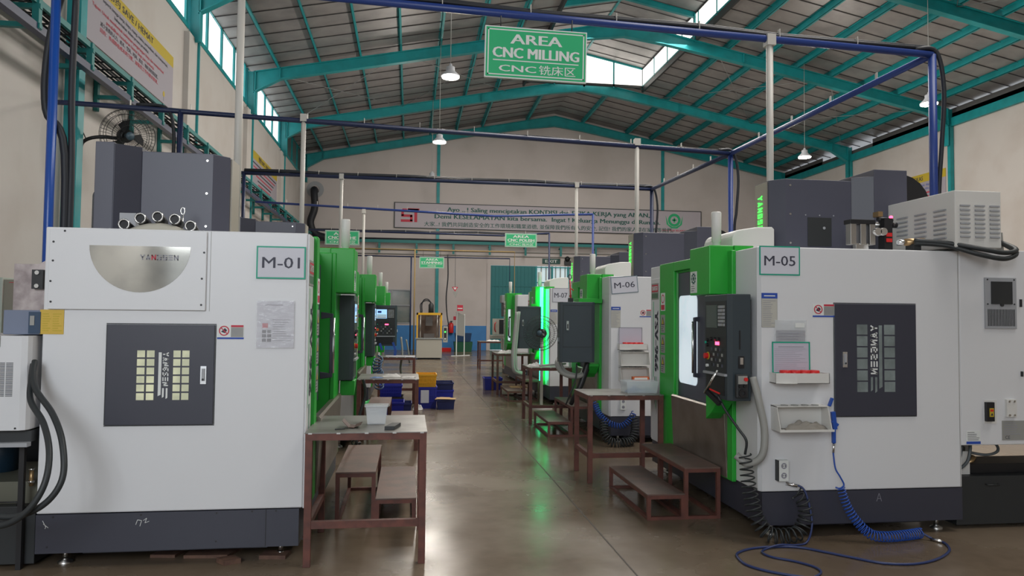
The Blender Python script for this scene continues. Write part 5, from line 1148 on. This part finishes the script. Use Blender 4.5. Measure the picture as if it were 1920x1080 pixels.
# ================================================================== right: chip tank, hoses
t = thing('coolant_tank', 'black chip tank on the floor at the right edge behind the M-05 machine', 'tank', (4.7, 5.5, 0))
obj('tank', MB().box(4.215, 5.9, 5.2, 5.62, .03, .40), dark, t, .004); obj('tank_lid', MB().box(4.24, 5.9, 5.3, 5.6, .40, .475), black, t, .004)
for x, z in ((4.46, .34), (4.86, .43)): obj('handle', MB().tube([(x, 5.19, z), (x, 5.165, z), (x+.10, 5.165, z), (x+.10, 5.19, z)], .005, 6), blackrub, t)
obj('filter_box', MB().box(4.22, 4.40, 5.28, 5.29, .40, .58), white2, t)
t = thing('coolant_pump', 'dark pump with grey hoses under the rear cabinet of the M-05 machine', 'pump', (4.45, 5.5, .5))
obj('pump_body', MB().box(4.24, 4.42, 5.35, 5.5, .50, .60, dark).cyl((4.44, 5.4, .5), (4.44, 5.4, .64), .02, n=10, m=steel).box(4.42, 4.48, 5.36, 5.44, .55, .61, hose_grey).cyl((4.46, 5.38, .44), (4.52, 5.38, .52), .022, n=8, m=bronze), None, t)
obj('return_hose', MB().tube(hose_px([(4.24, 5.25, .42), (4.34, 5.24, .5), (4.38, 5.25, .6), (4.40, 5.28, .68)]), .012, 8).tube(hose_px([(4.24, 5.3, .45), (4.30, 5.27, .52), (4.33, 5.28, .60), (4.36, 5.3, .68)]), .010, 8).tube(hose_px([(4.44, 5.35, .56), (4.56, 5.3, .545), (4.66, 5.3, .57), (4.67, 5.32, .62), (4.60, 5.35, .67)]), .011, 8), mat('slate_hose', (.10, .115, .12), .5), t)
# floor-side hoses of M-05
t = thing('coiled_hose', 'black coiled air hose hanging from the M-05 panel down to the floor', 'hose', (2.55, 5.1, 0))
path = [(2.44, 5.10, .62), (2.45, 5.08, .45), (2.47, 5.06, .30), (2.50, 5.03, .16), (2.58, 5.0, .065), (2.72, 4.98, .062), (2.80, 5.0, .08), (2.86, 5.02, .17), (2.86, 5.04, .27), (2.82, 5.06, .33)]
obj('coil', MB().tube(coil(path, lambda q: .042+.012*math.sin(PI*q), 27), .006, 6), blackrub, t)
obj('upper_line', MB().tube(hose_px([(2.30, 5.26, 1.03), (2.34, 5.2, .92), (2.40, 5.12, .80), (2.44, 5.08, .72), (2.44, 5.10, .62)]), .010, 8), blackrub, t)
obj('tail', MB().tube(hose_px([(2.82, 5.06, .33), (2.86, 5.08, .38), (2.80, 5.10, .39)]), .006, 6), blackrub, t)
t = thing('air_gun', 'black and silver air gun resting in the pocket of the M-05 panel', 'air gun', (2.30, 5.3, 1.05))
obj('barrel', MB().cyl((2.24, 5.36, 1.04), (2.27, 5.22, 1.20), .010, n=8, m=chrome).cyl((2.27, 5.22, 1.20), (2.273, 5.205, 1.22), .006, n=8, m=signwhite), None, t)
obj('grip', MB().bar((2.25, 5.36, 1.06), (2.30, 5.22, .97), .03, .035, black).bar((2.255, 5.30, 1.075), (2.29, 5.20, 1.05), .012, .012, red), None, t, .003)
t = thing('handwheel_remote', 'small remote handwheel with a red stop button hanging on the M-05 panel', 'remote', (2.42, 5.10, 1.08))
f = Face((2.37, 5.085, 1.03)); mb = MB(); f.box(mb, 0, .09, 0, .17, -.035, 0, dark); obj('remote_body', mb, None, t, .006)
mb = MB(); f.box(mb, .01, .08, .10, .16, 0, .006, hose_grey); f.disc(mb, .065, .135, .014, .006, .02, red); f.disc(mb, .025, .085, .012, 0, .015, black); f.disc(mb, .06, .085, .012, 0, .015, black); f.ring(mb, .045, .035, .015, .03, 0, .012, black); obj('controls', mb, None, t)
t = thing('conduit_hose', 'grey wrapped conduit curving down the white corner of the M-05 machine', 'hose', (2.5, 5.2, .6))
obj('hose', MB().tube(hose_px([(2.50, 5.10, 1.18), (2.53, 5.06, 1.0), (2.56, 5.04, .8), (2.54, 5.04, .62), (2.46, 5.10, .55), (2.40, 5.16, .60)]), [.026]*40+[.03]*40, 10), hose_grey, t)
t = thing('air_gun', 'blue air gun hanging beside the open shelf of the M-05 machine', 'air gun', (3.10, 5.05, .85))
obj('body', MB().bar((3.10, 5.05, .93), (3.115, 5.05, .80), .03, .025).bar((3.07, 5.05, .97), (3.095, 5.05, 1.03), .022, .02).bar((3.09, 5.05, .86), (3.14, 5.05, .83), .02, .02).bar((3.105, 5.05, .80), (3.105, 5.05, .70), .024, .024), hose_blue, t, .003)
obj('coupling', MB().cyl((3.105, 5.05, .70), (3.10, 5.05, .63), .009, n=10), chrome, t)
t = thing('coiled_hose', 'bright blue coiled air hose running down the M-05 machine to the floor', 'hose', (3.1, 5.0, 0))
obj('straight_lead', MB().tube(hose_px([(3.10, 5.05, .63), (3.11, 5.04, .52), (3.14, 5.03, .46), (3.17, 5.03, .40), (3.14, 5.03, .375), (3.11, 5.04, .38)]), .006, 8), hose_blue, t)
obj('coil', MB().tube(coil([(3.14, 5.02, .38), (3.17, 5.0, .26), (3.23, 4.97, .15), (3.32, 4.94, .062), (3.44, 4.93, .045), (3.60, 4.95, .045), (3.75, 4.99, .045)], lambda q: .027+.008*min(1, q*2), 36), .0042, 6), hose_blue, t)
z = .009
t = thing('floor_hose', 'thin navy air hose looping across the floor in front of the M-05 machine', 'hose', (3.0, 4.8, 0))
obj('hose', MB().tube(hose_px([(3.75, 4.99, .05), (3.82, 4.93, z), (3.84, 4.86, z), (3.75, 4.70, z), (3.55, 4.55, z), (3.33, 4.47, z), (3.12, 4.50, z), (2.98, 4.63, z), (2.86, 4.76, z), (2.76, 4.86, z), (2.66, 4.90, z), (2.50, 4.91, z), (2.36, 4.88, z), (2.24, 4.80, z), (2.20, 4.70, z), (2.20, 4.56, z), (2.30, 4.42, z), (2.5, 4.28, z)]), .0085, 8), hose_navy, t)
obj('hose', MB().tube(hose_px([(2.80, 5.10, .40), (2.87, 5.06, .37), (2.90, 5.03, .25), (2.90, 5.0, .12), (2.84, 4.96, .02), (2.74, 4.93, z), (2.60, 4.90, .024), (2.48, 4.87, z), (2.42, 4.80, z), (2.44, 4.70, z), (2.55, 4.60, z), (2.62, 4.48, z), (2.60, 4.38, z), (2.5, 4.30, z)]), .0075, 8), hose_navy, t)
obj('metal_coupling', MB().cyl((3.80, 4.95, .012), (3.84, 4.88, .012), .012, n=10), chrome, t)
obj('hose_inlet', MB().cyl((2.76, 5.11, .40), (2.83, 5.07, .39), .012, n=10), chrome, t)
# M-06 hoses
t = thing('coiled_hose', 'blue coiled air hose curving below the table by the M-06 machine', 'hose', (2.5, 9.1, .2))
obj('coil', MB().tube(coil([(2.40, 9.30, .50), (2.43, 9.2, .38), (2.52, 9.1, .28), (2.66, 9.06, .24), (2.78, 9.06, .30), (2.86, 9.10, .40)], .035, 24), .006, 6), hose_blue, t)
t = thing('coiled_hose', 'black coiled hose piled on the floor at the M-06 machine', 'hose', (2.6, 9.0, 0))
obj('coil', MB().tube(coil([(2.46, 9.1, .30), (2.45, 9.0, .14), (2.52, 8.95, .06), (2.66, 8.93, .055), (2.78, 8.97, .07), (2.85, 9.02, .2), (2.84, 9.08, .36)], .05, 26), .008, 6), blackrub, t)
for lb, P in (('grey conduit curving under the swung panel of the M-06 machine', [(2.05, 9.9, 1.05), (1.98, 9.7, .98), (2.02, 9.6, .88), (2.14, 9.55, .83), (2.28, 9.58, .84), (2.36, 9.7, .92)]),
              ('pale conduit hanging at the left of the swung panel of the M-07 machine', [(1.98, 13.5, 1.7), (1.93, 13.45, 1.2), (1.90, 13.4, .85), (1.93, 13.4, .62), (2.1, 13.5, .55)])):
    t = thing('conduit_hose', lb, 'hose', P[0]); obj('hose', MB().tube(hose_px(P), .035, 10), hose_grey, t); obj('second_hose', MB().tube([p+Vector((.05, .04, .01)) for p in hose_px(P)], .028, 8), hose_grey, t)
t = thing('dial_stand', 'red magnetic dial stand on top of the swung panel of the M-06 machine', 'tool', (2.10, 9.45, 1.81))
obj('stand', MB().box(2.07, 2.13, 9.42, 9.48, 1.812, 1.86, black).cyl((2.10, 9.45, 1.86), (2.09, 9.45, 2.10), .008, n=8, m=red).cyl((2.09, 9.45, 2.0), (2.14, 9.45, 1.96), .007, n=8, m=red).tube([(2.09+.022*math.cos(2*PI*i/12), 9.45, 2.14+.03*math.sin(2*PI*i/12)) for i in range(12)], .006, 6, black, True), None, t)
t = thing('tool_hoses', 'blue air guns and hoses hanging below the lit control panel', 'air gun', (-.4, 14.3, .9))
obj('guns', MB().bar((-.55, 14.25, 1.08), (-.5, 14.25, .95), .05, .04, hose_blue).bar((-.30, 14.25, 1.1), (-.25, 14.25, .95), .04, .04, hose_blue).bar((-.25, 14.25, .95), (-.26, 14.25, .82), .05, .04, hose_blue), None, t)
obj('hoses', MB().tube(hose_px([(-.15, 14.3, 1.2), (-.12, 14.28, .9), (-.15, 14.25, .6), (-.1, 14.3, .4)]), .02, 8, hose_grey).tube(hose_px([(-.05, 14.3, 1.15), (0, 14.35, .9), (.02, 14.35, .7)]), .016, 8, hose_grey), None, t)
t = thing('tool_hoses', 'dark coiled hoses hanging at the green post of the first left machine', 'hose', (-.45, 7.0, .8))
obj('coil', MB().tube(hose_px([(-.42, 7.1, 1.0), (-.40, 7.1, .85), (-.45, 7.05, .65), (-.47, 7.0, .4)]), .014, 8).tube(coil([(-.50, 7.2, .45), (-.45, 7.1, .30), (-.42, 7.1, .15)], .04, 7), .008, 6), blackrub, t)
t = thing('coiled_hose', 'blue coiled hose hanging at the second left machine beside the crates', 'hose', (-.5, 11.2, .8))
obj('coil', MB().tube(coil([(-.42, 10.6, 1.0), (-.45, 10.7, .85), (-.40, 10.8, .72), (-.42, 10.9, .55)], .06, 10), .011, 6), mat('dim_blue_hose', (.05, .10, .20), .4), t)

t = thing('black_hose_bundle', 'thick black hose sleeve drooping below the swung panel of the M-06 machine', 'hose', (2.2, 9.7, .5))
P = hose_px([(2.38, 9.62, 1.0), (2.33, 9.60, .86), (2.27, 9.58, .70), (2.20, 9.60, .56), (2.16, 9.66, .45)])
obj('sleeve', MB().tube(P, [.05-.022*i/len(P) for i in range(len(P))], 12), black, t)
obj('thin_line', MB().tube(hose_px([(2.20, 9.5, 1.0), (2.19, 9.5, .8), (2.12, 9.52, .6), (2.08, 9.6, .45)]), .010, 6), blackrub, t)
